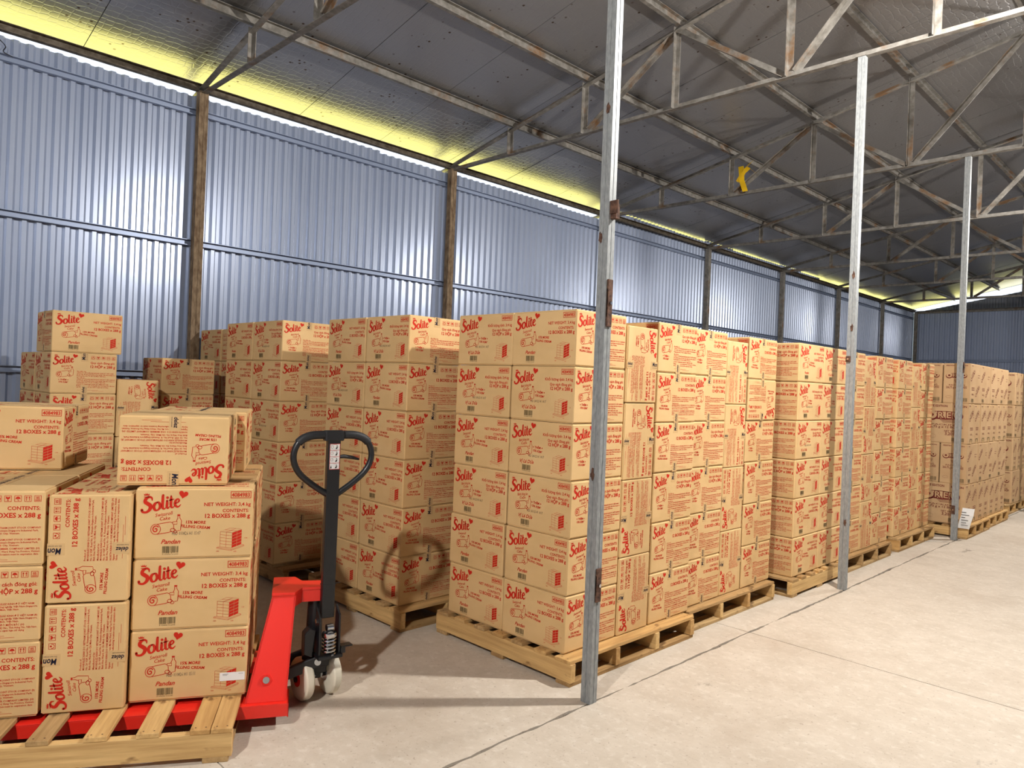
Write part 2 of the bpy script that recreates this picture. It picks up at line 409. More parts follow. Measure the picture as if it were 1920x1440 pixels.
obj('wall_post', wpm[1], None, TR(-7.59, Y1-.1, 0), label='steel corner post where side wall meets end wall', cat='post', group='posts along the blue wall')
# aisle posts
apm = MB().prism(boxprof(.060, .054, .003), 0, 4.45).mesh('aisle_post', ['galv'])
cp = MB().box(-.04, .04, -.04, .04, 4.44, 4.455).mesh('cap_plate', ['galv_old'])
def bracket(parent, z, side, h=.14):
    """rusty welded cleat on a post with a bolt"""
    mb = MB().box(-.02, .02, -.005, .005, -h/2, h/2).box(-.02, -.012, -.006, .03, -h*.3, h*.3)
    T = TR(.012*side, -.031, z) if side < 0 else Matrix.Translation((.034, .0, z)) @ Matrix.Rotation(math.pi/2, 4, 'Z')
    b = obj('bracket', bevel_mesh(mb.mesh('bracket', ['rust_dark']), .002), parent, T, label='rusty welded bracket')
    obj('bolt', MB().tube([(0, -.004, 0), (0, -.013, 0)], .009, 8).mesh('bolt', ['chrome']), b)
def weld(parent, z, x):
    r_ = random.Random(int(z*100)); n = 14
    pts = [(x*.5+.013*r_.uniform(.6, 1.1)*math.cos(2*math.pi*k/n), z+.034*r_.uniform(.5, 1.2)*math.sin(2*math.pi*k/n)) for k in range(n)]
    T = Matrix(((1, 0, 0, 0), (0, 0, -1, -.027), (0, 1, 0, 0), (0, 0, 0, 1)))
    obj('weld_mark', MB().prism(pts, 0, .002, T=T).mesh('weld_mark', ['rust_dark']), parent, label='rusty weld mark')
pl = ['galvanised steel aisle post nearest the camera, cartons behind it', 'second galvanised steel aisle post along the pallet row', 'third galvanised steel aisle post, in front of biscuit cartons']
for i, yf in enumerate(FRAMES[2:5]):
    t = obj('aisle_post', apm, None, TR(-2.305, yf, 0), label=pl[i], cat='post', group='posts along the aisle')
    obj('cap_plate', cp, t)
    if i == 0:
        bracket(t, .60, 1, .17); bracket(t, 2.03, 1, .24); weld(t, 1.16, -.02); weld(t, 2.36, -.035); weld(t, 3.02, .0)
        obj('cleat', MB().box(-.01, .032, -.014, .014, -.045, .03).box(-.01, .045, -.02, -.014, -.02, .045).mesh('cleat', ['rust_dark']), t, Matrix.Translation((.034, .0, 2.50)), label='rusty cleat')
    if i == 1:
        bracket(t, 1.92, -1, .05); weld(t, 2.18, .01); weld(t, 2.62, .01); weld(t, .56, .02)
    if i == 2: bracket(t, 2.0, 1, .12); bracket(t, .35, -1, .1)
for i, yf in enumerate(FRAMES[5:]):
    t = obj('aisle_post', apm, None, TR(-2.05, yf, 0), label='steel aisle post further down the hall beyond the biscuit cartons', cat='post', group='posts along the aisle')

# ------------------------------------------------------------------ lamps
for i, (x, y, z) in enumerate(LAMPS):
    t = empty('ceiling_lamp', TR(x, y, z), label='hanging warehouse lamp high over the open aisle', cat='lamp', group='lamps over the aisle')
    obj('housing', MB().tube([(0, 0, .09), (0, 0, .12), (0, 0, .20), (0, 0, .26)], [.20, .19, .09, .05], 20).mesh('housing', ['lampbody'], True), t)
    zr = ztop(x)-z
    obj('cord', MB().tube([(0, 0, .25), (0, 0, zr)], .006, 6).mesh('cord', ['rubber']), t)
    obj('bulb', MB().tube([(0, 0, .09), (0, 0, .075)], .10, 20).mesh('bulb', ['lampglow'], True), t)
    ld = bpy.data.lights.new('lamp_light', 'POINT'); ld.energy = LAMP_W[i]; ld.shadow_soft_size = .07; ld.color = LAMP_RGB
    lo = bpy.data.objects.new('lamp_light', ld); COL.objects.link(lo); lo.parent = t; lo.location = (0, 0, 0)

# ------------------------------------------------------------------ flat print: strokes, text, symbols
_tc = {}
def text2d(s, size, align='L', shear=0., bold=0., res=2):
    key = (s, size, align, shear, bold, res)
    if key in _tc: return _tc[key]
    c = bpy.data.curves.new('txt', 'FONT'); c.body = s; c.size = size; c.shear = shear; c.offset = bold*size; c.resolution_u = res
    c.align_x = {'L': 'LEFT', 'R': 'RIGHT', 'C': 'CENTER'}[align]
    o = bpy.data.objects.new('txt', c); COL.objects.link(o)
    dg = bpy.context.evaluated_depsgraph_get()
    me = bpy.data.meshes.new_from_object(o.evaluated_get(dg))
    r = ([(v.co.x, v.co.y) for v in me.vertices], [tuple(p.vertices) for p in me.polygons])
    bpy.data.objects.remove(o); bpy.data.curves.remove(c); bpy.data.meshes.remove(me)
    _tc[key] = r; return r

class Print:
    """2-D artwork, metres, origin at the bottom left of a face"""
    def __init__(s): s.v = []; s.f = []; s.m = []
    def add(s, vs, fs, mi=0, x=0, y=0, rot=0, sc=1):
        b = len(s.v); c, q = math.cos(rot)*sc, math.sin(rot)*sc
        s.v += [(x+vx*c-vy*q, y+vx*q+vy*c) for vx, vy in vs]; s.f += [tuple(b+i for i in f) for f in fs]; s.m += [mi]*len(fs)
    def text(s, t, x, y, size, align='L', shear=0, bold=.012, mi=0, rot=0, res=2, width=None):
        vs, fs = text2d(t, size, align, shear, bold, res)
        if width:
            w = max(v[0] for v in vs)-min(v[0] for v in vs); k = width/w
            vs = [(a*k, b_) for a, b_ in vs]
        s.add(vs, fs, mi, x, y, rot)
    def line(s, pts, w, mi=0, x=0, y=0, rot=0, sc=1, closed=False):
        """constant or varying width ribbon; pts (x, y[, w])"""
        P = [Vector(p[:2]) for p in pts]; n = len(P); vs = []; fs = []
        for i in range(n):
            if closed: d = P[(i+1) % n]-P[i-1]
            else: d = P[min(i+1, n-1)]-P[max(i-1, 0)]
            d = d.normalized() if d.length else Vector((1, 0)); nn = Vector((-d.y, d.x)); ww = (pts[i][2] if len(pts[i]) > 2 else w)/2
            vs += [tuple(P[i]+nn*ww), tuple(P[i]-nn*ww)]
        for i in range(n-1): fs.append((2*i, 2*i+1, 2*i+3, 2*i+2))
        if closed: fs.append((2*n-2, 2*n-1, 1, 0))
        s.add(vs, fs, mi, x, y, rot, sc)
    def disc(s, cx, cy, r, mi=0, n=12, x=0, y=0, rot=0, sc=1, ry=None):
        s.add([(cx+r*math.cos(2*math.pi*k/n), cy+(ry or r)*math.sin(2*math.pi*k/n)) for k in range(n)], [tuple(range(n))], mi, x, y, rot, sc)
    def rect(s, x0, y0, x1, y1, mi=0): s.add([(x0, y0), (x1, y0), (x1, y1), (x0, y1)], [(0, 1, 2, 3)], mi)
    def frame(s, x0, y0, x1, y1, w, mi=0):
        s.rect(x0, y0, x1, y0+w, mi); s.rect(x0, y1-w, x1, y1, mi); s.rect(x0, y0+w, x0+w, y1-w, mi); s.rect(x1-w, y0+w, x1, y1-w, mi)

def spline(pts, n=7):
    out = []
    for i in range(len(pts)-1):
        p0, p1, p2, p3 = pts[max(i-1, 0)], pts[i], pts[i+1], pts[min(i+2, len(pts)-1)]
        for k in range(n):
            t = k/n
            out.append(tuple(.5*(2*b+(-a+c_)*t+(2*a-5*b+4*c_-d)*t*t+(-a+3*b-3*c_+d)*t**3) for a, b, c_, d in zip(p0, p1, p2, p3)))
    out.append(pts[-1]); return out

SOLITE = [
    [(1.02, 1.32, .10), (.98, 1.62, .22), (.68, 1.80, .26), (.30, 1.62, .36), (.24, 1.26, .42), (.55, .98, .46), (.84, .66, .44), (.74, .22, .36), (.36, -.02, .27), (-.06, .10, .26), (-.14, .36, .30)],
    [(1.62, .98, .18), (1.36, .86, .30), (1.22, .50, .34), (1.36, .10, .30), (1.62, .0, .18), (1.86, .18, .28), (1.94, .52, .32), (1.80, .90, .28), (1.60, .99, .16)],
    [(2.36, 1.72, .12), (2.26, 1.72, .26), (2.24, 1.2, .31), (2.22, .5, .31), (2.28, .12, .27), (2.48, .02, .15), (2.62, .2, .07)],
    [(2.74, .98, .24), (2.74, .6, .30), (2.73, .22, .29), (2.86, .02, .18), (3.04, .2, .07)],
    [(3.20, 1.48, .16), (3.20, 1.1, .30), (3.18, .5, .30), (3.24, .12, .27), (3.44, .02, .16), (3.58, .2, .07)],
    [(2.96, .98, .09), (3.2, .99, .15), (3.52, 1.03, .10)],
    [(3.72, .48, .10), (3.98, .54, .16), (4.14, .76, .22), (4.0, .98, .16), (3.76, .84, .26), (3.66, .46, .32), (3.78, .12, .28), (4.06, .0, .20), (4.34, .22, .08)],
]
def solite(P, x, y, w, mi=0):
    sc = w/5.5; sh = .16; rot = math.radians(10)
    for st in SOLITE:
        pts = [(a+sh*b, b, c*1.06) for a, b, c in spline(st, 5)]
        P.line(pts, 0, mi, x, y, rot, sc)
        for e in (pts[0], pts[-1]): P.disc(e[0], e[1], e[2]/2, mi, 8, x, y, rot, sc)
    P.disc(2.74+.16*1.38+.03, 1.34, .17, mi, 10, x, y, rot, sc)
    hv = []
    for k in range(24):
        t = 2*math.pi*k/24
        hv.append((16*math.sin(t)**3/16, (13*math.cos(t)-5*math.cos(2*t)-2*math.cos(3*t)-math.cos(4*t))/16))
    a = math.radians(-22); c, q = math.cos(a)*.55, math.sin(a)*.55
    P.add([(4.86+u*c-v_*q, 1.42+u*q+v_*c) for u, v_ in hv], [tuple(range(24))], mi, x, y, rot, sc)
def crown(P, x, y, s):
    P.add([(-1, 0), (1, 0), (1.2, .9), (.6, .45), (.35, 1.15), (0, .5), (-.35, 1.15), (-.6, .45), (-1.2, .9)], [tuple(range(9))], 0, x, y, 0, s)
    P.rect(x-s*1.1, y-s*.8, x+s*1.1, y-s*.45)
def ell(cx, cy, rx, ry, n=18, a0=0, a1=2*math.pi, closed=True):
    return [(cx+rx*math.cos(a0+(a1-a0)*k/(n if closed else n-1)), cy+ry*math.sin(a0+(a1-a0)*k/(n if closed else n-1))) for k in range(n)]
def roll_art(P, x, y, s):
    """line drawing: swiss roll with a bottle behind; 2.2 wide, about 1 tall in units of s"""
    w = .035
    P.line(ell(.28, .32, .26, .30), w, 0, x, y, 0, s, True)
    sp_ = [(.28+.2*(1-t)*math.cos(9.5*t+.6)*.95, .31+.23*(1-t)*math.sin(9.5*t+.6)) for t in [k/22 for k in range(21)]]
    P.line(sp_, .065, 0, x, y, 0, s)
    P.line([(.34, .61), (.7, .68), (1.05, .74), (1.2, .68)], w, 0, x, y, 0, s)
    P.line([(.36, .03), (.7, .08), (1.0, .13), (1.16, .2)], w, 0, x, y, 0, s)
    P.line(ell(1.2, .26, .13, .1, 12), w, 0, x, y, 0, s, True)
    P.line(ell(1.34, .16, .1, .08, 10), w, 0, x, y, 0, s, True)
    P.line([(1.18, .74), (1.18, .62), (1.42, .6), (1.42, .76)], w, 0, x, y, 0, s, True)
    P.line([(1.24, .58), (1.26, .3), (1.36, .28)], w, 0, x, y, 0, s)
    P.line([(1.46, .22), (1.62, .24), (1.66, .8), (1.56, .98), (1.56, 1.1), (1.44, 1.08), (1.45, .95), (1.38, .78)], w, 0, x, y, 0, s)
    P.rect(x+1.42*s, y+1.1*s, x+1.58*s, y+1.18*s)
def pallet_icon(P, x, y, s):
    """isometric stack of five layers on a pallet, right face solid red; about 1 unit wide, 1 tall"""
    A, B, D = (.14, .18), (.60, .12), (.96, .26)          # left, middle, right bottom points
    H = .62; w = .010
    up = lambda p, t: (p[0], p[1]+H*t)
    mid = lambda p, q, t: (p[0]+(q[0]-p[0])*t, p[1]+(q[1]-p[1])*t)
    for t in range(6): P.line([up(A, t/5), up(B, t/5)], w, 0, x, y, 0, s)
    for t in (0, .5, 1): P.line([mid(A, B, t), up(mid(A, B, t), 1)], w, 0, x, y, 0, s)
    top = up((A[0]+D[0]-B[0], A[1]+D[1]-B[1]), 1)
    P.line([up(A, 1), top, up(D, 1), up(B, 1)], w, 0, x, y, 0, s, True)
    P.line([mid(up(A, 1), up(B, 1), .5), mid(top, up(D, 1), .5)], w, 0, x, y, 0, s); P.line([mid(up(A, 1), top, .5), mid(up(B, 1), up(D, 1), .5)], w, 0, x, y, 0, s)
    for r_ in range(5):
        for q in range(2):
            a, b = mid(B, D, q*.5+.012), mid(B, D, q*.5+.488)
            P.add([up(a, r_/5+.012), up(b, r_/5+.012), up(b, r_/5+.188), up(a, r_/5+.188)], [(0, 1, 2, 3)], 0, x, y, 0, s)
    Pb = [(.02, .16), (.58, .06), (1.06, .24)]
    for dz in (0, -.045): P.line([(a, b+dz) for a, b in Pb], w, 0, x, y, 0, s)
    for a, b in Pb: P.line([(a, b), (a, b-.045)], w, 0, x, y, 0, s)
    P.line([Pb[0], A], w, 0, x, y, 0, s); P.line([Pb[2], D], w, 0, x, y, 0, s)
    P.text('1200', x+.66*s, y-.04*s, .06*s); P.text('1000', x+.0*s, y-.02*s, .06*s); P.text('1140', x+1.06*s, y+.5*s, .06*s)
def barcode(P, x, y, w, h, mi=1, seed=1):
    r_ = random.Random(seed); q = x
    while q < x+w:
        b = w*r_.choice((.012, .02, .03)); P.rect(q, y+(0 if r_.random() > .15 else -h*.08), min(q+b, x+w), y+h, mi); q += b+w*r_.choice((.012, .018, .028))
    P.text('8 934680 012345', x, y-h*.28, h*.24, mi=mi, bold=0, res=1, width=w)
def icons(P, x, y, s, gap):
    """five handling marks in frames, right-hand edge at x"""
    for k in range(5):
        x0 = x-(5-k)*s-(4-k)*gap; P.frame(x0, y, x0+s, y+s, s*.07)
        c = x0+s/2
        if k == 0:
            P.disc(c, y+s*.66, s*.16, 0, 10); P.line([(c-s*.36, y+s*.62), (c-s*.3, y+s*.3), (c-s*.05, y+s*.16)], s*.1); P.line([(c+s*.36, y+s*.62), (c+s*.3, y+s*.3), (c+s*.05, y+s*.16)], s*.1)
        if k == 1:
            P.add([(-.3, .84), (0, .72), (.3, .84), (.3, .55), (0, .34), (-.3, .55)], [tuple(range(6))], 0, c, y, 0, s); P.rect(c-s*.04, y+s*.16, c+s*.04, y+s*.4); P.rect(c-s*.18, y+s*.14, c+s*.18, y+s*.2)
        if k == 2:
            P.add([(.36*math.cos(math.pi*t/8), .44+.38*math.sin(math.pi*t/8)) for t in range(9)], [tuple(range(9))], 0, c, y, 0, s); P.line([(c, y+s*.46), (c, y+s*.18), (c+s*.1, y+s*.14), (c+s*.16, y+s*.22)], s*.07)
        if k == 3:
            for d in (-.2, .2):
                P.add([(d-.14, .6), (d+.14, .6), (d, .88)], [(0, 1, 2)], 0, c, y, 0, s); P.rect(c+(d-.045)*s, y+s*.16, c+(d+.045)*s, y+s*.62)
        if k == 4:
            P.text('05', c, y+s*.44, s*.52, 'C', bold=.03); P.rect(c-s*.36, y+s*.26, c+s*.36, y+s*.34); P.rect(c-s*.36, y+s*.14, c+s*.36, y+s*.2)

TX = {'en': dict(sub=('Swissroll', 'Cake'), more=('15% MORE', 'FILLING CREAM'), flav='Pandan', net='NET WEIGHT: ', cont='CONTENTS:', box='12 BOXES x 288 g'),
      'vi': dict(sub=('Bánh bông lan', 'Cuộn'), more=('+ THÊM +', '15% KEM*'), flav='Vị Lá Dứa', net='Khối lượng tịnh: ', cont='Quy cách đóng gói:', box='12 HỘP x 288 g')}
PARA = {'en': ['Product of:', 'MONDELEZ KINH DO VIETNAM JOINT STOCK COMPANY', 'No. 26 VSIP, Road No. 8, Vietnam-Singapore Industrial Park,', 'Binh Hoa Ward, Ho Chi Minh City, Vietnam.', 'Manufactured by:',
               'MONDELEZ KINH DO VIETNAM JOINT STOCK COMPANY (B)', 'No. 26 VSIP, Road No. 8, Vietnam-Singapore Industrial Park,', 'Binh Hoa Ward, Ho Chi Minh City, Vietnam.', 'NORTH KINH DO ONE MEMBER COMPANY LIMITED (H)',
               'Nguyen Van Linh Street, My Hao Ward, Hung Yen Province, Vietnam.', 'Note: Symbol manufacturing location next to expiration date'],
        'vi': ['Sản phẩm của:', 'CÔNG TY CỔ PHẦN MONDELEZ KINH ĐÔ VIỆT NAM', 'Số 26 VSIP, Đường số 8, Khu công nghiệp Việt Nam-Singapore,', 'Phường Bình Hòa, TP Hồ Chí Minh, Việt Nam.', 'Sản xuất tại:',
               'CÔNG TY CỔ PHẦN MONDELEZ KINH ĐÔ VIỆT NAM (B)', 'Số 26 VSIP, Đường số 8, Khu công nghiệp Việt Nam-Singapore,', 'Phường Bình Hòa, TP Hồ Chí Minh, Việt Nam.', 'CÔNG TY TNHH MTV KINH ĐÔ MIỀN BẮC (H)',
               'Đường Nguyễn Văn Linh, Phường Mỹ Hào, Tỉnh Hưng Yên, Việt Nam.', 'Ghi chú: Ký hiệu nơi sản xuất in cạnh hạn sử dụng']}
CL, CW, CH = .485, .455, .311
def front_art(lang):
    P = Print(); t = TX[lang]; w, h = CL, CH
    crown(P, w*.09, h*.90, h*.032)
    solite(P, w*.065, h*.66, w*.40)
    P.text(t['sub'][0], w*.165, h*.595, h*.07, 'L', .3, .008, rot=math.radians(9), width=w*(.15 if lang == 'en' else .17)); P.text(t['sub'][1], w*.20, h*.545, h*.068, 'L', .3, .008, rot=math.radians(6))
    roll_art(P, w*.13, h*.345, w*.155)
    mx_, my = (.505, .495) if lang == 'en' else (.475, .5)
    P.text(t['more'][0], w*mx_, h*my, h*.058, 'C', .05, .03, rot=math.radians(-2)); P.text(t['more'][1], w*mx_, h*(my-.065), h*.056, 'C', .05, .03, rot=math.radians(-5))
    P.text(t['flav'], w*.30, h*.215, h*.088, 'C', .35, .018, res=3)
    barcode(P, w*.235, h*.085, w*.135, h*.095)
    P.frame(w*.80, h*.855, w*.98, h*.955, h*.0085); P.text('4084983', w*.89, h*.876, h*.083, 'C', 0, .025, width=w*.158)
    P.text(t['net']+'3,4 kg', w*.978, h*.745, h*.071, 'R', 0, .018); P.text(t['cont'], w*.965, h*.655, h*.066, 'R', 0, .02); P.text(t['box'], w*.975, h*.575, h*.082, 'R', 0, .028)
    pallet_icon(P, w*.69, h*.09, w*.228)
    if lang == 'vi': P.text('HSD 241025 H1 18:37', w*.33, h*.335, h*.066, 'L', .1, -.002, mi=2, res=1, width=w*.25)
    return P
def side_art(lang):
    P = Print(); t = TX[lang]; w, h = CW, CH
    crown(P, w*.075, h*.91, h*.03)
    solite(P, w*.05, h*.70, w*.37)
    P.text(t['sub'][0], w*.155, h*.635, h*.062, 'L', .3, .008, rot=math.radians(9), width=w*.15); P.text(t['sub'][1], w*.19, h*.585, h*.058, 'L', .3, .008, rot=math.radians(6))
    roll_art(P, w*.08, h*.39, w*.155)
    P.text(t['more'][0], w*.19, h*.315, h*.052, 'C', .05, .03, rot=math.radians(-2)); P.text(t['more'][1], w*.19, h*.26, h*.05, 'C', .05, .03, rot=math.radians(-3))
    icons(P, w*.97, h*.855, w*.056, w*.023)
    P.text(t['cont'], w*.965, h*.745, h*.07, 'R', 0, .02); P.text(t['box'], w*.97, h*.645, h*.088, 'R', 0, .028)
    yy = h*.535
    for k, s in enumerate(PARA[lang]):
        pw = max(v_[0] for v_ in text2d(s, h*.034, 'L', 0, .016, 1)[0]); P.text(s, w*.385, yy, h*.034, 'L', 0, .016, res=1, width=min(pw, w*.59)); yy -= h*.037*(1.25 if k in (3, 7) else 1.0)
    P.rect(w*.40, h*.085, w*.72, h*.089); P.rect(w*.62, h*.062, w*.80, h*.066)
    return P
def top_art():
    P = Print()
    solite(P, CL*.08, CW*.1, CL*.34); roll_art(P, CL*.16, CW*.3, CL*.13); P.text('12 BOXES x 288 g', CL*.95, CW*.12, .024, 'R', 0, .02); P.frame(CL*.72, CW*.22, CL*.94, CW*.32, .002); P.text('4084983', CL*.83, CW*.24, .028, 'C', 0, .02)
    P.text('THIS SIDE UP', CL*.94, CW*.36, .014, 'R', 0, .02)
    return P

LAYER = {3: .0004, 4: .0008}
def faces_mesh(name, arts, mats):
    """arts: list of (Print, origin, right, up, normal) -> mesh just proud of the faces"""
    mb = MB()
    for P, o, r_, u_, n_ in arts:
        o, r_, u_, n_ = Vector(o), Vector(r_), Vector(u_), Vector(n_); oo = o+n_*.0007
        lay = [0]*len(P.v)
        for f_, mi in zip(P.f, P.m):
            if mi in LAYER:
                for i_ in f_: lay[i_] = LAYER[mi]
        mb.add([oo+r_*a+u_*b+n_*lay[i_] for i_, (a, b) in enumerate(P.v)], P.f); mb.m[-len(P.f):] = P.m
    me = bpy.data.meshes.new(name); me.from_pydata(mb.v, [], mb.f)
    for k in mats: me.materials.append(MT[k])
    me.polygons.foreach_set('material_index', mb.m); me.update()
    return me
hl, hw = CL/2, CW/2
FE, FV, SE, SV, TA = front_art('en'), front_art('vi'), side_art('en'), side_art('vi'), top_art()
FACE = {'-y': ((-hl, -hw, 0), (1, 0, 0), (0, 0, 1), (0, -1, 0)), '+y': ((hl, hw, 0), (-1, 0, 0), (0, 0, 1), (0, 1, 0)),
        '+x': ((hl, -hw, 0), (0, 1, 0), (0, 0, 1), (1, 0, 0)), '-x': ((-hl, hw, 0), (0, -1, 0), (0, 0, 1), (-1, 0, 0)),
        '+z': ((-hl, -hw, CH), (1, 0, 0), (0, 1, 0), (0, 0, 1))}
INK = ['red', 'olive', 'stamp']
print_me = faces_mesh('print', [(FE, *FACE['-y']), (FV, *FACE['+y']), (SE, *FACE['+x']), (SV, *FACE['-x']), (TA, *FACE['+z'])], INK)
# carton body: bevelled shell with two closing flaps top and bottom
def carton_mesh(l_, w_, h_, name, matn):
    t = .003; me = bevel_mesh(MB().box(-l_/2, l_/2, -w_/2, w_/2, t, h_-t).mesh(name, [matn]), .005)
    bm = bmesh.new(); bm.from_mesh(me)
    fl_ = MB()
    for s in (-1, 1):
        for za, zb in ((0, t+.001), (h_-t-.001, h_)):
            ya, yb = sorted((s*.0015, s*(w_/2-.005)))
            fl_.box(-l_/2+.005, l_/2-.005, ya, yb, za, zb)
    fm_ = fl_.mesh('f', [matn]); bm.from_mesh(fm_); bm.to_mesh(me); bm.free(); bpy.data.meshes.remove(fm_)
    return me
body_me = carton_mesh(CL, CW, CH, 'carton', 'card')
# tape: strip along the flap seam, folded down both ends
def tape_mesh(l_, w_, h_, drop, wid=.05, top=True):
    """one strip over the flap seam, folded down both ends"""
    e = .0008; L_ = l_/2
    pr = [(-L_-e, -drop), (-L_-e, e), (L_+e, e), (L_+e, -drop), (L_, -drop), (L_, 0), (-L_, 0), (-L_, -drop)]
    vs = []
    for yy in (-wid/2, wid/2):
        for x_, z_ in pr: vs.append((x_, yy, h_+z_) if top else (x_, yy, -z_))
    fs = [(i, (i+1) % 8, 8+(i+1) % 8, 8+i) for i in range(8)]
    fs += [(0, 1, 6, 7), (1, 2, 5, 6), (2, 3, 4, 5)]; fs += [tuple(8+k for k in f_) for f_ in ((0, 1, 6, 7), (1, 2, 5, 6), (2, 3, 4, 5))]
    return MB().add(vs, fs).mesh('tape', ['tape'])
tape_me = (tape_mesh(CL, CW, CH, .065), tape_mesh(CL, CW, CH, .065, .05, False))
def tape_words():
    tp = Print(); tp.text('Mondelēz  International  Mondelēz', CL/2, -.011, .034, 'C', .1, .02, width=CL*.94); tp.text('Do not accept if seal is broken   Do not accept', CL/2, -.021, .009, 'C', 0, .0)
    e1 = Print(); e1.text('Mon', -.053, -.004, .036, 'L', .15, .025, width=.050); e1.text('Do not accept', -.053, -.016, .009, 'L', 0, .0, width=.05)
    e2 = Print(); e2.text('delez', .003, -.004, .026, 'L', .15, .025, width=.050); e2.text('International', .003, -.016, .009, 'L', 0, .0)
    up = [(tp, (-hl, 0, CH+.0003), (1, 0, 0), (0, 1, 0), (0, 0, 1))]; dn = []
    for s in (-1, 1):
        n_ = (s, 0, 0); r_ = (0, 0, 1); u_ = (0, -s, 0)
        up.append((e1, (s*(hl+.0004), 0, CH), r_, u_, n_)); dn.append((e2, (s*(hl+.0004), 0, 0), r_, u_, n_))
    return faces_mesh('tape_lettering', up, ['navy']), faces_mesh('tape_lettering', dn, ['navy'])
tape_txt = tape_words()

def carton(T, label, group, printed=print_me, name='cake_carton', cat='carton', body=None, tape=None, txt=None):
    o = obj(name, body or body_me, None, T, label=label, cat=cat, group=group)
    obj('print', printed, o, kind='stuff')
    for k, tm_ in enumerate(tape or tape_me):
        t = obj('tape', tm_, o)
        if txt is not False: obj('tape_lettering', tape_txt[k], t, kind='stuff')
    return o
RX = lambda a: Matrix.Rotation(a, 4, 'X')
RZ = lambda a: Matrix.Rotation(a, 4, 'Z')
def flat(x1, y0, z, lang='e', long_x=True, base=Matrix(), jit=1., flip=False):
    """lying carton whose outward (+X) face is at x1 and nearer (-Y) face at y0"""
    dx, dy = (CL, CW) if long_x else (CW, CL)
    a = 0 if long_x else math.pi/2
    if lang == 'v': a += math.pi
    j = random.uniform(-1, 1)*.005*jit; ox = random.uniform(-.004, .004)*jit; oy = random.uniform(-.001, .003)*jit
    T = base @ Matrix.Translation((x1-dx/2+ox, y0+dy/2+oy, z)) @ RZ(a+j)
    if flip: T = T @ Matrix.Translation((0, 0, CH/2)) @ RX(math.pi) @ Matrix.Translation((0, 0, -CH/2))
    return T
def upright(x1, y0, z, lang='e', cw=False, base=Matrix()):
    """carton stood on its long side, side print facing +X"""
    T = base @ Matrix.Translation((x1-CL/2+random.uniform(-.006, .004), y0+CH/2, z+CW/2)) @ RX(-math.pi/2 if cw else math.pi/2)
    if lang == 'v': T = T @ RZ(math.pi)
    return T @ Matrix.Translation((0, 0, -CH/2))
PITCH_Z = CH+.003; ZP = .1425
def rowlab(r_, n): return 'top' if r_ == 0 else ('bottom' if r_ == n-1 else ORD[r_]+' from top')
def lab(r_, n, col, stack): return 'cake carton, %s, %s, %s' % (rowlab(r_, n), col, stack)

# ------------------------------------------------------------------ pallets
def board(l_, w_, t_, matn='wood'):
    me = MB().box(-l_/2, l_/2, -w_/2, w_/2, 0, t_).mesh('board', [matn]); return bevel_mesh(me, .002)
_bc = {}
def bd(l_, w_, t_, matn):
    k = (round(l_, 4), w_, t_, matn)
    if k not in _bc: _bc[k] = board(*k)
    return _bc[k]
nail_me = MB().tube([(0, 0, 0), (0, 0, .0008)], .004, 6).mesh('nail', ['rust_dark'])
def pallet(T, lx, ly, label, along='x', stringers=4, deck=None, matn='wood', ends=True):
    """stringer pallet: corner at origin, size lx, ly; stringers along 'along'"""
    p = empty('pallet', T, label=label, cat='pallet', group='wooden pallets')
    A, B = (lx, ly) if along == 'x' else (ly, lx)       # A along stringers, B across
    def put(name, me, a, b, z, across):
        # centre (a,b): a along stringers
        x, y = (a, b) if along == 'x' else (b, a)
        ang = 0 if (along == 'x') != across else math.pi/2
        return obj(name, me, p, Matrix.Translation((x, y, z)) @ RZ(ang))
    sw = .04
    for i in range(stringers):
        b = sw/2+(B-sw)*i/(stringers-1)
        put('stringer', bd(A, sw, .098, matn), A/2, b, .022, False)
    deck = deck or [(.055, .11), (.20, .09), (.36, .09), (.50, .09), (.64, .09), (.80, .09), (.945, .11)]
    for f_, w_ in deck:
        a = min(max(f_*A, w_/2), A-w_/2)
        d = put('deck_board', bd(B+.006, w_, .02, matn if random.random() < .6 else ('wood2' if matn == 'wood' else 'wood')), a, B/2, .120, True)
        if ends:
            for q in (-.02, .02):
                for e in (-1, 1): obj('nail', nail_me, d, Matrix.Translation((e*(B/2-.02), q, .0195)))
    for f_ in (.05, .5, .95):
        a = min(max(f_*A, .05), A-.05)
        put('bottom_board', bd(B, .10, .022, 'wood2'), a, B/2, 0, True)
    return p
pallet(TR(-3.60, 2.99, 0), 1.13, 1.235, 'wooden pallet under the carton stack behind nearest post', 'x', 4)
pallet(TR(-3.66, 4.275, 0), 1.13, 1.235, 'wooden pallet under the second aisle carton stack', 'x', 4)
pallet(TR(-3.59, 5.66, 0), 1.13, 1.10, 'wooden pallet with long beam facing aisle, beside second post', 'y', 3)
pallet(TR(-3.63, 6.83, 0), 1.15, 1.22, 'greyish wooden pallet under the fourth aisle carton stack', 'x', 4, None, 'wood2')
pallet(TR(-3.62, 8.29, 0), 1.14, 1.235, 'wooden pallet under the fifth aisle carton stack', 'x', 4)
pallet(TR(-3.36, 9.78, 0), 1.16, 1.08, 'wooden pallet under first biscuit cartons behind third post', 'x', 4)
pallet(TR(-3.38, 10.90, 0), 1.16, 1.08, 'wooden pallet under rear half of first biscuit cartons', 'x', 4)
pallet(TR(-3.47, 12.50, 0), 1.16, 1.25, 'wooden pallet under the farthest biscuit cartons', 'x', 4)
pallet(TR(-4.86, 2.79, 0), 1.15, 1.18, 'wooden pallet under the carton stack behind jack handle', 'x', 4)
pallet(TR(-6.19, 2.68, 0), 1.17, 1.18, 'wooden pallet under the carton stack left of jack handle', 'x', 4, None, 'wood2')
pallet(TR(-7.40, 1.02, 0), 1.15, 1.18, 'wooden pallet hidden beneath the left stack by the wall', 'x', 4)
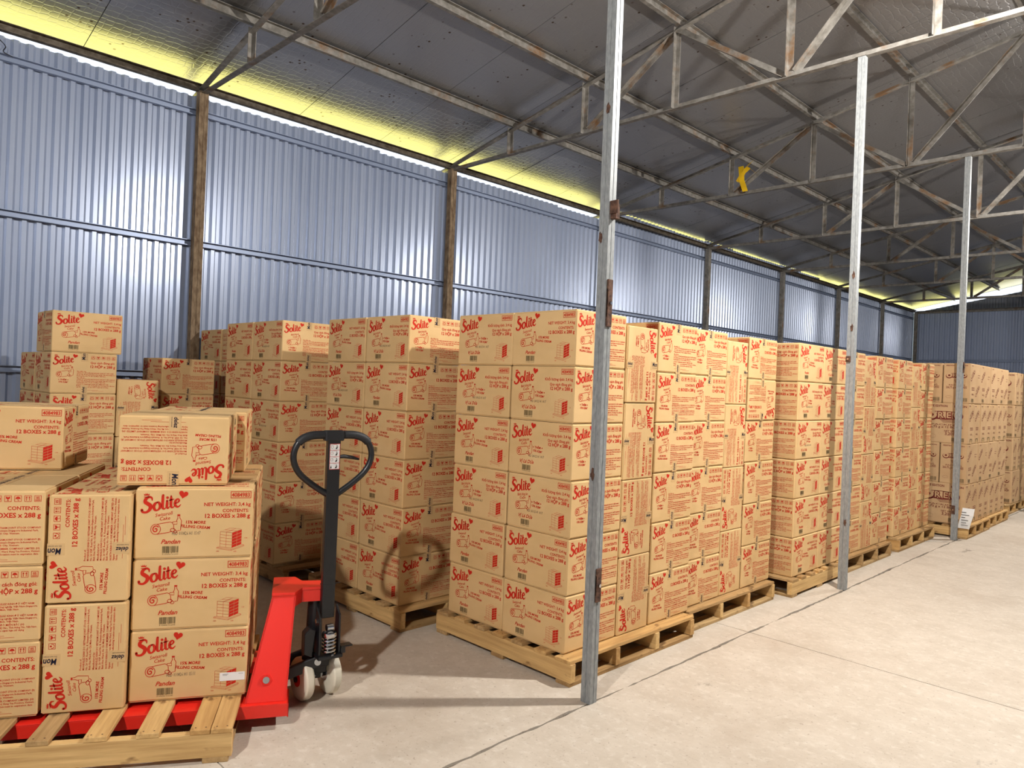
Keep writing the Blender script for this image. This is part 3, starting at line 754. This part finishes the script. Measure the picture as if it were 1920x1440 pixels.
pallet(TR(-7.50, 2.25, 0), 1.0, 1.25, 'wooden pallet hidden beneath the low stack by rusty post', 'x', 4)

# ------------------------------------------------------------------ aisle stacks
def classic(x1, y0, near_l, near_r, ups, endc, stack, near=True, group=None, flips=()):
    """two long cartons on the near face, a column of uprights and an end column on the aisle face"""
    g = 'cartons of the '+stack
    for r_ in range(6):
        z = ZP+(5-r_)*PITCH_Z
        if near: carton(flat(x1-CL-.012, y0, z, near_l[r_]), lab(r_, 6, 'left column of near face', stack), g)
        carton(flat(x1, y0, z, near_r[r_]), lab(r_, 6, 'corner column' if near else 'first aisle-face column', stack), g)
        carton(flat(x1, y0+CW+CH+.022, z, endc[r_], flip=(r_ in flips)), lab(r_, 6, 'last aisle-face column', stack), g)
    for r_ in range(4):
        l_, cw = ups[r_]
        carton(upright(x1, y0+CW+.011, ZP+(3-r_)*(CW+.004), l_, cw), 'upright cake carton on its side, %s, %s' % (rowlab(r_, 4), stack), g)
classic(-2.555, 3.03, 'vvevee', 'evvvee', [('v', 1), ('e', 1), ('e', 0), ('v', 0)], 'veevee', 'stack behind nearest post')
classic(-2.60, 4.295, '', 'vvvvee', [('e', 1), ('e', 1), ('v', 0), ('v', 0)], 'eevvvv', 'second aisle stack', False, None, (1,))
g = 'cartons of the third aisle stack'
for r_ in range(6):
    z = ZP+(5-r_)*PITCH_Z
    carton(flat(-2.50, 5.73, z, 'evveee'[r_], False), lab(r_, 6, 'corner column', 'third aisle stack'), g)
    carton(flat(-2.50, 5.73+CL+.006, z, 'vvevee'[r_], False), lab(r_, 6, 'aisle-face column beside second post', 'third aisle stack'), g)
    carton(flat(-2.50-CW-.012, 5.73, z, 'vevvee'[r_], False), lab(r_, 6, 'shadowed left column of near face', 'third aisle stack'), g)
classic(-2.545, 6.84, 'eveveee', 'vvevee', [('v', 1), ('e', 0), ('v', 0), ('e', 1)], 'vevevv', 'fourth aisle stack')
classic(-2.56, 8.32, 'vevvee', 'evvevv', [('v', 1), ('e', 1), ('v', 0), ('v', 0)], 'vevvee', 'fifth aisle stack')

# ------------------------------------------------------------------ stacks in the second row
def corner_stack(x1, y0, left, right, stack, n=6):
    g = 'cartons of the '+stack
    for r_ in range(n):
        z = ZP+(n-1-r_)*PITCH_Z
        carton(flat(x1-CL-.012, y0, z, left[r_], jit=.8), lab(r_, n, 'left column', stack), g)
        carton(flat(x1, y0, z, right[r_], jit=.8), lab(r_, n, 'right column', stack), g)
corner_stack(-3.79, 2.83, 'eveeee', 'veeeee', 'stack behind jack handle')
corner_stack(-5.20, 2.68, 'eeveee', 'vevevv', 'stack left of jack handle')
# left stack by the wall
g = 'cartons of the left wall stack'; st = 'left stack by blue wall'
carton(flat(-6.30, 1.40, ZP+5*PITCH_Z, 'e', False, jit=.5), 'single cake carton topping the leftmost stack against blue wall', g)
for r_ in range(5):
    z = ZP+(4-r_)*PITCH_Z
    carton(flat(-6.30, 1.40, z, 'vvvee'[r_]), 'cake carton, %s layer below the single top carton, right column, %s' % (['first', 'second', 'third', 'fourth', 'fifth'][r_], st), g)
    if r_ < 4: carton(flat(-6.30-CL-.014, 1.40, z, 'eveve'[r_]), 'cake carton, %s layer below the single top carton, wall side, %s' % (['first', 'second', 'third', 'fourth'][r_], st), g)
    else: carton(flat(-6.30-CL-.014, 1.40, z, 'e'), 'cake carton, bottom layer, wall side, left stack by blue wall', g)
for r_ in range(3):
    carton(upright(-6.30, 1.40+CW+.012, ZP+(2-r_)*(CW+.004), 'vee'[r_], r_ == 0), 'upright cake carton on its side, %s of three, left stack by blue wall' % ['top', 'middle', 'bottom'][r_], g)
g = 'cartons of the low stack'
for r_ in range(5):
    carton(flat(-6.57, 2.29, ZP+(4-r_)*PITCH_Z, 'vvvee'[r_]), 'cake carton, %s of five, low stack in front of rusty post' % (['top', 'second', 'third', 'fourth', 'bottom'][r_]), g)
g = 'cartons of the back corner stack'
for r_ in range(6):
    z = ZP+(5-r_)*PITCH_Z
    carton(flat(-7.01, 2.98, z, 'eevvee'[r_], jit=.3), 'cake carton, %s, wall-side column of stack beside rusty post' % rowlab(r_, 6), g)
    carton(flat(-6.545, 2.99, z, 'veevee'[r_], False, jit=.3, flip=(r_ == 0)), 'cake carton, %s, inner column of stack beside rusty post' % rowlab(r_, 6), g)

# ------------------------------------------------------------------ loaded pallet on the jack
JT = TR(-3.161, 1.52, 0, math.radians(-28.5))       # local X towards the camera, local Y towards the handle
JP = JT @ TR(.315, -.03, 0, math.radians(-2.8)) @ Matrix.Translation((-1.12, -1.26, 0))
# deck boards at measured spacing (fraction from the far end)
fr = lambda u_: (1.26+u_+.03)/1.26
pallet(JP, 1.12, 1.26, 'pale pine pallet lifted on the forks of the red jack', 'y', 3,
       [(fr(-.0725), .082), (fr(-.155), .078), (fr(-.351), .086), (fr(-.542), .086), (fr(-.747), .080), (fr(-.94), .085), (fr(-1.11), .085), (fr(-1.22), .09)], 'wood')
g = 'cartons on the jack pallet'; st = 'jack pallet'
bigl = []
for r_ in range(3):
    z = ZP+(2-r_)*PITCH_Z
    o = carton(flat(0, -CL, z, 'e', False, JT, .5), 'cake carton showing a pallet sketch, %s of the right-hand front column, %s' % (['top', 'middle', 'bottom'][r_], st), g)
    bigl.append(o)
    carton(flat(-CW-.01, -CL, z, 'e', False, JT, .5), 'cake carton hidden behind the right-hand front column, %s layer, %s' % (['top', 'middle', 'bottom'][r_], st), g)
    carton(flat(.055, -.815-CW, z, 'eve'[r_], True, JT, .5), 'cake carton, %s of the left front column cut by picture edge, %s' % (['top', 'middle', 'bottom'][r_], st), g)
    carton(flat(.055-CL-.01, -.815-CW, z, 'e', True, JT, .5), 'cake carton, %s of the rear left column under tilted load, %s' % (['top', 'middle', 'bottom'][r_], st), g)
for r_ in range(2):
    carton(upright(.05, -.803, ZP+(1-r_)*(CW+.008), 'e', False, JT), 'upright cake carton with sideways lettering, %s of two, %s' % (['upper', 'lower'][r_], st), g)
    carton(upright(.05-CL-.01, -.803, ZP+(1-r_)*(CW+.008), 'e', False, JT), 'upright cake carton behind the front pair, %s one, %s' % (['upper', 'lower'][r_], st), g)
ZT = ZP+3*PITCH_Z+.002
carton(flat(-.062, -.575, ZT, 'e', True, JT, .3, True), 'upside-down cake carton lying on top of the jack load', g)
carton(flat(-.062-CL-.012, -.53, ZT, 'e', True, JT, .3), 'cake carton on top of jack load, behind the upside-down one', g)
carton(flat(-.60, -.93-.49, ZT, 'e', False, JT, .3), 'cake carton on top of jack load at left picture edge', g)
# date stamps and the white sticker on the front column
for o, s in ((bigl[0], 'HSD 010826 H1 15:07'), (bigl[2], 'HSD 010826 H1 15:11')):
    P = Print(); P.text(s, CL*.31, CH*.335, CH*.072, 'L', .05, .0, mi=0, res=1, width=CL*.24)
    obj('date_stamp', faces_mesh('date_stamp', [(P, *FACE['-y'])], ['stamp']), o)
stk = MB().box(CL*.765-hl, CL*.985-hl, -hw-.0014, -hw-.0009, CH*.22, CH*.34).mesh('sticker', ['white'])
so = obj('sticker', stk, bigl[2], label='small white sticker')
P = Print(); P.rect(CL*.79, CH*.315, CL*.84, CH*.319, 0); P.rect(CL*.93, CH*.315, CL*.97, CH*.319, 0); P.rect(CL*.79, CH*.30, CL*.83, CH*.303, 0)
obj('sticker_print', faces_mesh('sticker_print', [(P, (-hl, -hw-.0014, 0), (1, 0, 0), (0, 0, 1), (0, -1, 0))], ['black']), so)

# ------------------------------------------------------------------ biscuit cartons
OL, OW, OH = .50, .28, .478
def logo(P, x, y, s, rot=0):
    """outlined rounded logo lettering: maroon shape with plain letters inside, 4 units wide"""
    c, q = math.cos(rot), math.sin(rot)
    at = lambda a, b: (x+(a*c-b*q)*s, y+(a*q+b*c)*s)
    def E(cx, cy, rx, ry, mi): P.add([at(cx+rx*math.cos(2*math.pi*k/20), cy+ry*math.sin(2*math.pi*k/20)) for k in range(20)], [tuple(range(20))], mi)
    def ring(cx, cy, rx, ry, w, mi=0):
        P.line([at(cx+rx*math.cos(2*math.pi*k/20), cy+ry*math.sin(2*math.pi*k/20)) for k in range(20)], w*s, mi, closed=True)
    E(.60, -.13, .66, .56, 0); E(3.40, -.10, .56, .48, 0)
    P.line([at(.9, -.47), at(2.1, -.50), at(3.2, -.45)], .10*s); P.line([at(.9, .40), at(2.1, .43), at(3.2, .37)], .07*s)
    for t_, xx in (('R', 1.22), ('E', 2.16)):
        vs, fs = text2d(t_, 1.0, 'L', 0, .11); P.add([at(xx+a*1.08, -.34+b*.98) for a, b in vs], fs, 0)
    E(.60, -.02, .56, .47, 3); E(.60, -.02, .23, .19, 4)
    E(3.40, .0, .46, .38, 3); E(3.40, .0, .19, .155, 4)
    for t_, xx in (('R', 1.22), ('E', 2.16)):
        vs, fs = text2d(t_, 1.0, 'L', 0, .02); P.add([at(xx+a*1.08, -.34+b*.98) for a, b in vs], fs, 3)
def wide_face(w, lang, fest):
    P = Print(); h = OH
    if fest: P.text('FESTIVE EDITION', w*.05, h*.90, .036, 'L', 0, .03, width=w*.50); P.text('EDITION', w*.96, h*.90, .034, 'R', 0, .03, width=w*.26)
    else: P.text('FESTIVE EDITION', w*.5, h*.93, .02, 'C', 0, .03, width=w*.8)
    logo(P, w*.10, h*.70, w*.20)
    for k in range(4): P.rect(w*(.40+.02*k), h*(.575-.02*k), w*(.76-.01*k), h*(.583-.02*k))
    P.text('QUY CÁCH ĐÓNG GÓI' if lang == 'v' else 'PACKING', w*.52, h*.44, .024, 'C', 0, .01, width=w*.6)
    P.text('266,75 g x 12 '+('HỘP' if lang == 'v' else 'BOXES'), w*.5, h*.375, .036, 'C', 0, .02, width=w*.78)
    if fest: P.text('NET WEIGHT', w*.86, h*.28, .03, 'R', 0, .02); P.text('3,201 kg', w*.84, h*.20, .048, 'R', 0, .02)
    P.line([(w*.22+w*.11*math.cos(a*.3), h*.16+w*.05*math.sin(a*.3)) for a in range(21)], .0015, 0)
    barcode(P, w*.66, h*.05, w*.26, h*.09, 1, 5); return P
def aisle_face(w, two):
    P = Print(); h = OH
    s_ = .054
    logo(P, w*(.06 if two else .14), h*.60, s_, math.radians(34))
    if two: logo(P, w*.52, h*.22, s_, math.radians(34))
    for k in range(3): P.rect(w*(.16 if two else .3), h*(.40-.03*k), w*(.42 if two else .75), h*(.412-.03*k))
    P.text('266,75 g', w*(.28 if two else .5), h*.22, .026, 'C', 0, .02); P.rect(w*.7, h*.72, w*.9, h*.73); P.rect(w*.7, h*.66, w*.86, h*.67)
    P.text('FESTIVE', w*.2, h*.93, .018, 'C', 0, .02)
    barcode(P, w*(.16 if two else .3), h*.05, w*(.2 if two else .4), h*.08, 1, 9); return P
obody = carton_mesh(OL, OW, OH, 'biscuit_carton', 'card2'); a_, b_ = OL/2, OW/2
def oprint_mesh(kind):
    wf, ef = ((lambda l_: wide_face(OL, l_, True)), aisle_face(OW, False)) if kind == 'B' else ((lambda l_: aisle_face(OL, True)), None)
    Lv, Le = wf('v'), wf('e'); Ev, Ee = (ef, ef) if ef else (wide_face(OW, 'v', False), wide_face(OW, 'e', False))
    return faces_mesh('biscuit_print', [(Lv, (-a_, -b_, 0), (1, 0, 0), (0, 0, 1), (0, -1, 0)), (Le, (a_, b_, 0), (-1, 0, 0), (0, 0, 1), (0, 1, 0)),
                                        (Ev, (a_, -b_, 0), (0, 1, 0), (0, 0, 1), (1, 0, 0)), (Ee, (-a_, b_, 0), (0, -1, 0), (0, 0, 1), (-1, 0, 0))], ['maroon', 'olive', 'stamp', 'card2', 'maroon'])
OP = {True: oprint_mesh('A'), False: oprint_mesh('B')}
otape = (tape_mesh(OL, OW, OH, .05, .045), tape_mesh(OL, OW, OH, .05, .045, False))
def biscuit(x1, y0, z, along_y, label, group, turn=False):
    dx, dy = (OW, OL) if along_y else (OL, OW)
    ang = (math.pi/2 if along_y else 0)+(math.pi if turn else 0)
    T = Matrix.Translation((x1-dx/2+random.uniform(-.004, .004), y0+dy/2, z)) @ RZ(ang+random.uniform(-.004, .004))
    carton(T, label, group, OP[along_y], 'biscuit_carton', 'carton', obody, otape, False)
def bstack(x1, y0, length, stack, rows=4, flip=0):
    g = 'biscuit cartons of the '+stack
    for r_ in range(rows):
        z = ZP+(rows-1-r_)*(OH+.0015); y = y0; k = 0
        rl = ['top layer', 'second layer', 'third layer', 'bottom layer'][r_]
        along = (r_+flip) % 2 == 0
        step = OL if along else OW
        while y+step <= y0+length+.02:
            biscuit(x1, y, z, along, 'biscuit carton, %s, %s along aisle, %s' % (rl, ['first', 'second', 'third', 'fourth', 'fifth', 'sixth', 'seventh', 'eighth'][k], stack), g, (k+r_) % 2 == 1)
            y += step+.008; k += 1
        if along:
            for q in (1, 2): biscuit(x1-(OW+.008)*q, y0, z, True, 'biscuit carton, %s, near face %s from corner, %s' % (rl, ['', 'second', 'third'][q], stack), g)
        else:
            biscuit(x1-OL-.008, y0, z, False, 'biscuit carton, %s, near face left, %s' % (rl, stack), g)
bstack(-2.262, 9.87, 2.06, 'stack behind third post')
bstack(-2.325, 12.68, 1.05, 'farthest visible stack', 4, 1)

# ------------------------------------------------------------------ pallet jack
jk = empty('pallet_jack', JT @ Matrix.Translation((-.268, 0, 0)), label='red hydraulic pallet jack with upright black loop handle', cat='pallet jack')
# local: x towards camera, y towards the handle, centred between the forks
def jp(name, mb, m_, parent=jk, smooth=False, bev=0, T=None, label=None):
    me = mb.mesh(name, [m_], smooth)
    if bev: bevel_mesh(me, bev, 2)
    return obj(name, me, parent, T, label=label)
for s in (1, -1):
    # fork: inverted channel with a tapered tip
    f0, f1 = s*.185, s*.343; xa, xb = min(f0, f1), max(f0, f1)
    mb = MB().box(xa, xb, -1.12, .19, .112, .119).box(xa, xa+.006, -1.10, .19, .060, .113).box(xb-.006, xb, -1.10, .19, .060, .113)
    mb.box(xa, xb, .184, .19, .056, .119)
    fk = jp('fork', mb, 'jred', bev=.0015)
    jp('load_roller', MB().tube([((xa+xb)/2-.04, -.98, .04), ((xa+xb)/2+.04, -.98, .04)], .039, 16), 'nylon', fk, True)
    # leaning side plate between fork heel and pump head
    lo_, hi_ = s*.318, s*.135
    pl_ = [(.0 if s > 0 else .045, .119), (.178, .119), (.205, .545), (.100, .555)]
    t_ = .008; vs = []
    for k in (0, 1):
        for (yy, zz) in pl_:
            w_ = (zz-.119)/.43; xx = lo_+(hi_-lo_)*w_ - s*t_*k; vs.append((xx, yy, zz))
    sp_ = jp('side_plate', MB().add(vs, [(0, 1, 2, 3), (7, 6, 5, 4), (0, 4, 5, 1), (1, 5, 6, 2), (2, 6, 7, 3), (3, 7, 4, 0)]), 'jred', bev=.002)
    # folded flange along the rear edge of the plate
    vs = []
    for (yy, zz) in ((.178, .119), (.205, .545)):
        w_ = (zz-.119)/.43; xx = lo_+(hi_-lo_)*w_
        vs += [(xx, yy, zz), (xx-s*.04, yy, zz), (xx-s*.04, yy-.007, zz), (xx, yy-.007, zz)]
    jp('flange', MB().add(vs, [(0, 1, 5, 4), (1, 2, 6, 5), (2, 3, 7, 6), (3, 0, 4, 7), (0, 3, 2, 1), (4, 5, 6, 7)]), 'jred', sp_)
    vs = []
    for (yy, zz) in ((.0 if s > 0 else .045, .119), (.100, .555)):
        w_ = (zz-.119)/.43; xx = lo_+(hi_-lo_)*w_
        vs += [(xx, yy, zz), (xx-s*.05, yy, zz), (xx-s*.05, yy+.007, zz), (xx, yy+.007, zz)]
    jp('flange', MB().add(vs, [(0, 1, 5, 4), (1, 2, 6, 5), (2, 3, 7, 6), (3, 0, 4, 7), (0, 3, 2, 1), (4, 5, 6, 7)]), 'jred', sp_)
    xx = lo_+(hi_-lo_)*(.09/.43)
    jp('boss', MB().tube([(xx-s*.004, .088, .205), (xx+s*.008, .088, .208)], .026, 6), 'jred', sp_)
    jp('pivot_pin', MB().tube([(xx, .088, .207), (xx+s*.012, .088, .209)], .015, 16), 'chrome', sp_, True, 0, None, 'steel pivot pin')
# cross box between the fork heels
jp('heel_crossbar', MB().box(-.20, .20, .06, .18, .085, .119), 'jred', bev=.002)
# head plate over the pump
hd = [(.095, -.145), (.20, -.145), (.235, -.065), (.36, -.055), (.385, -.02), (.385, .02), (.36, .055), (.235, .065), (.20, .145), (.095, .145)]
mb = MB(); mb.prism([(b, a) for a, b in hd], .548, .562)
jp('head_plate', mb, 'jred', bev=.002)
sk = [(.10, -.14), (.20, -.14), (.235, -.06), (.36, -.05), (.36, .05), (.235, .06), (.20, .14), (.10, .14)]
vs = [(b, a, z) for z in (.49, .55) for a, b in sk]; n_ = len(sk)
jp('head_skirt', MB().add(vs, [(i, (i+1) % n_, n_+(i+1) % n_, n_+i) for i in range(n_-1)]), 'jred')
# pump column and base
HC = .335
jp('pump_housing', MB().tube([(0, HC-.035, .15), (0, HC-.035, .25), (0, HC-.035, .50), (0, HC-.035, .55)], [.05, .042, .034, .034], 18), 'jblack', smooth=True)
jp('pump_base', MB().prism([(-.06, HC-.09), (.06, HC-.09), (.075, HC-.03), (.06, HC+.04), (-.06, HC+.04), (-.075, HC-.03)], .165, .225), 'jblack', bev=.006)
jp('fork_yoke', MB().box(-.05, .05, HC-.05, HC+.03, .13, .185).box(-.018, .018, HC-.035, HC+.005, .09, .135), 'jblack', bev=.006)
# push-link from steering head to the forks
for s in (1, -1):
    jp('push_link', MB().bar((s*.085, .15, .14), (s*.085, HC-.01, .205), [(-.012, -.028), (.012, -.028), (.012, .028), (-.012, .028)]), 'jblack', bev=.006)
    jp('link_bolt', MB().tube([(s*.097, HC-.015, .203), (s*.104, HC-.015, .204)], .016, 16), 'chrome', smooth=True)
jp('link_shaft', MB().tube([(-.10, .16, .145), (.10, .16, .145)], .02, 14), 'jblack', smooth=True)
# steering wheels, turned square to the forks
TW = Matrix.Translation((0, HC-.02, 0)) @ RZ(math.radians(24)) @ Matrix.Translation((0, -HC+.02, 0))
for yy, sgn in ((HC-.092, -1), (HC+.052, 1)):
    R_, w_ = .104, .052
    prof = [(-w_/2-.002, .030), (-w_/2, .085), (-w_/2+.004, .098), (-w_/2+.012, R_), (w_/2-.012, R_), (w_/2-.004, .098), (w_/2, .085), (w_/2+.002, .030)]
    mb = MB().tube([(.005, yy+a, R_) for a, r_ in prof], [r_ for a, r_ in prof], 40)
    wh = jp('steer_wheel', mb, 'nylon', smooth=True, T=TW)
    jp('hub', MB().tube([(.005, yy-w_/2-.004, R_), (.005, yy+w_/2+.004, R_)], .036, 20), 'jred' if sgn < 0 else 'chrome', wh, True)
    jp('axle_nut', MB().tube([(.005, yy-w_/2-.014, R_), (.005, yy+w_/2+.014, R_)], .014, 6), 'jblack', wh)
jp('axle', MB().tube([(.005, HC-.10, .104), (.005, HC+.06, .104)], .012, 10), 'chrome', smooth=True, T=TW)
STEER = Matrix.Translation((0, HC-.02, 0)) @ RZ(math.radians(18)) @ Matrix.Translation((0, -HC+.02, 0))
HX = STEER @ Matrix.Translation((.072, 0, 0))
def hp(name, mb, m_, parent=jk, smooth=False, bev=0, T=None, label=None):
    return jp(name, mb, m_, parent, smooth, bev, HX if parent is jk else None, label)
# steering bracket that carries handle and spring
for s in (1, -1):
    hp('handle_cheek', MB().prism([(-.01, .23), (.055, .23), (.05, .43), (.0, .47)], -.005, .005, T=Matrix(((1, 0, 0, .0), (0, 0, 1, HC+s*.05), (0, 1, 0, 0), (0, 0, 0, 1)))), 'jblack', bev=.002)
    hp('cheek_bolt', MB().tube([(.02, HC+s*.053, .405), (.02, HC+s*.062, .405)], .011, 8), 'chrome')
hp('lever_plate', MB().box(-.005, .075, HC-.062, HC+.062, .225, .243), 'jblack', bev=.004)
cl = MB().tube([(.03, HC, .243), (.03, HC, .345)], .012, 12); hp('spring_rod', cl, 'chrome', smooth=True)
N = 90
hp('spring', MB().tube([(.045+.030*math.cos(2*math.pi*5*k/N), HC+.030*math.sin(2*math.pi*5*k/N), .245+.088*k/N) for k in range(N+1)], .0055, 8), 'chrome', smooth=True)
hp('spring_cap', MB().tube([(.045, HC, .328), (.045, HC, .336), (.045, HC, .350), (.045, HC, .358)], [.034, .037, .034, .014], 20), 'chrome', smooth=True)
hp('cam_roller', MB().tube([(.045, HC-.016, .372), (.045, HC+.016, .372)], .018, 16), 'chrome', smooth=True)
hp('roller_stem', MB().tube([(.045, HC, .35), (.045, HC, .375)], .010, 10), 'chrome', smooth=True)
hp('foot_lever', MB().box(.02, .05, HC+.06, HC+.085, .235, .265).box(.01, .055, HC+.06, HC+.12, .265, .272), 'jblack', bev=.002)
hp('side_housing', MB().prism([(HC-.115, .25), (HC-.075, .23), (HC-.06, .36), (HC-.09, .375), (HC-.115, .35)], -.025, .025, T=Matrix(((0, 0, 1, 0), (1, 0, 0, 0), (0, 1, 0, 0), (0, 0, 0, 1)))), 'jblack', bev=.004)
# handle bar and loop
hp('handle_bar', MB().box(-.017, .017, HC-.0325, HC+.0325, .41, 1.30), 'jblack', bev=.004)
hp('handle_weld', MB().box(-.018, .018, HC-.034, HC+.034, .573, .577), 'jblack')
lp = spline([(-.025, 1.02), (-.10, 1.07), (-.165, 1.125), (-.196, 1.18), (-.198, 1.235), (-.172, 1.285), (-.12, 1.311), (-.05, 1.315), (0, 1.315), (.05, 1.315), (.12, 1.311), (.172, 1.285), (.198, 1.235), (.196, 1.18), (.165, 1.125), (.10, 1.07), (.025, 1.02)], 5)
lp3 = [(0, HC+.003+a, b) for a, b in lp]
hp('handle_loop', MB().tube(lp3, .0155, 14), 'jblack', smooth=True)
for rng in ((28, 35), (46, 53)): pass
for s in (-1, 1):
    sel = [p for p in lp3 if p[2] > 1.272 and s*(p[1]-HC-.003) > .045]
    if s < 0: sel = sel
    hp('grip', MB().tube(sel, .0205, 14), 'rubber', smooth=True)
hp('loop_head', MB().box(-.021, .021, HC-.05, HC+.05, 1.285, 1.337), 'rubber', bev=.008)
hp('release_lever', MB().tube([(-.03, HC+.02, 1.20), (-.035, HC+.07, 1.203), (-.04, HC+.12, 1.195), (-.045, HC+.155, 1.185)], [.008, .010, .009, .005], 8), 'rubber', smooth=True)
stc = hp('instruction_sticker', MB().box(.0172, .0178, HC-.024, HC+.028, 1.145, 1.272), 'white', label='white and red instruction sticker')
P = Print()
w_, h_ = .052, .127
P.frame(0, 0, w_, h_, .002, 0)
for k in (1, 2, 3): P.rect(0, h_*k/4-.0008, w_, h_*k/4+.0008, 0)
for k in range(4):
    yb = h_*k/4
    if k: P.line(ell(.012, yb+.017, .006, .008, 12), .001, 1, closed=True); P.line([(.012, yb+.022), (.018, yb+.012)], .001, 0)
    P.add([(.028, yb+.006), (.036, yb+.005), (.041, yb+.018), (.034, yb+.016)], [(0, 1, 2, 3)], 1); P.disc(.036, yb+.021, .0028, 1, 8); P.rect(.018, yb+.0275, .036, yb+.0285, 0)
    if k == 0: P.add([(.004, .006), (.012, .006), (.009, .02)], [(0, 1, 2)], 1)
obj('sticker_print', faces_mesh('sticker_print', [(P, (.0178, HC-.024, 1.145), (0, 1, 0), (0, 0, 1), (1, 0, 0))], ['red', 'black']), stc)

# ------------------------------------------------------------------ small things
# yellow tape knotted on a truss diagonal
yt = MB()
def ribbon(mb, pts, w, d=(1, 0, 0), t=.0015):
    d = Vector(d); vs = []; n = len(pts)
    for p in pts:
        p = Vector(p); vs += [p-d*w/2, p+d*w/2]
    for p in pts:
        p = Vector(p)+Vector((0, t, 0)); vs += [p-d*w/2, p+d*w/2]
    fs = []
    for i in range(n-1): fs += [(2*i, 2*i+1, 2*i+3, 2*i+2), (2*n+2*i, 2*n+2*i+2, 2*n+2*i+3, 2*n+2*i+1)]
    fs += [(0, 2*n, 2*n+1, 1), (2*n-2, 2*n-1, 4*n-1, 4*n-2)]
    fs += [(2*i, 2*i+2, 2*n+2*i+2, 2*n+2*i) for i in range(n-1)] + [(2*i+1, 2*n+2*i+1, 2*n+2*i+3, 2*i+3) for i in range(n-1)]
    mb.add(vs, fs)
yx = FRAMES[4]-.04
ribbon(yt, [(-5.13, yx, 4.80), (-5.11, yx-.02, 4.72), (-5.10, yx-.03, 4.64), (-5.06, yx-.02, 4.52)], .06)
ribbon(yt, [(-5.16, yx-.01, 4.64), (-5.10, yx-.035, 4.70), (-5.02, yx-.03, 4.76), (-4.96, yx-.02, 4.70)], .05, (.6, 0, -.5))
ribbon(yt, [(-5.00, yx-.02, 4.82), (-5.06, yx-.04, 4.76), (-5.09, yx-.03, 4.68)], .055, (.8, 0, .4))
KC = Vector((-5.09, yx, 4.67))
yt.v = [tuple(KC+(Vector(v)-KC)*1.35) for v in yt.v]
obj('tape_knot', yt.mesh('tape_knot', ['yellow']), label='yellow tape knotted round a truss diagonal', cat='tape')
# paper sheet leaning at the third post
ps = MB(); ribbon(ps, [(-.03, 0, 0), (-.012, -.02, .08), (.01, -.03, .16), (.018, -.01, .24)], .12)
pp = obj('paper_sheet', ps.mesh('paper_sheet', ['white']), None, Matrix.Translation((-2.21, 9.74, .13)) @ RZ(.1), label='white printed sheet hanging at foot of third aisle post', cat='paper')
P = Print()
for k in range(6): P.rect(-.05, .04+.03*k, [.02, .0, .02, -.01, .03, .0][k], .046+.03*k)
obj('sheet_print', faces_mesh('sheet_print', [(P, (0, -.034, 0), (1, 0, 0), (0, 0, 1), (0, -1, 0))], ['black']), pp)
# white strap ends lying on the floor by the pallets
for (x, y, rz, l_) in ((-2.60, 4.16, .2, .12), (-2.62, 5.42, .3, .11), (-2.40, 9.30, .9, .30)):
    s = MB(); ribbon(s, [(-l_/2, 0, .004), (-l_/6, .01, .010), (l_/6, -.005, .012), (l_/2, .01, .004)], .016, (0, 1, 0))
    obj('strap_end', s.mesh('strap_end', ['white']), None, TR(x, y, 0, rz),
        label='white strap scrap on floor ' + ('beneath nearest aisle pallet' if y < 5 else 'beneath second aisle pallet' if y < 6 else 'in front of third post'), cat='strap')
# loose wires at the eave
wm = MB().tube(spline([(-7.66, 1.16, 4.46), (-7.64, 1.22, 4.40), (-7.66, 1.27, 4.36), (-7.63, 1.25, 4.30), (-7.65, 1.32, 4.285)], 5), .004, 6)
obj('loose_wire', wm.mesh('loose_wire', ['rubber'], True), label='thin dark wire dangling at eave, top left', cat='wire')
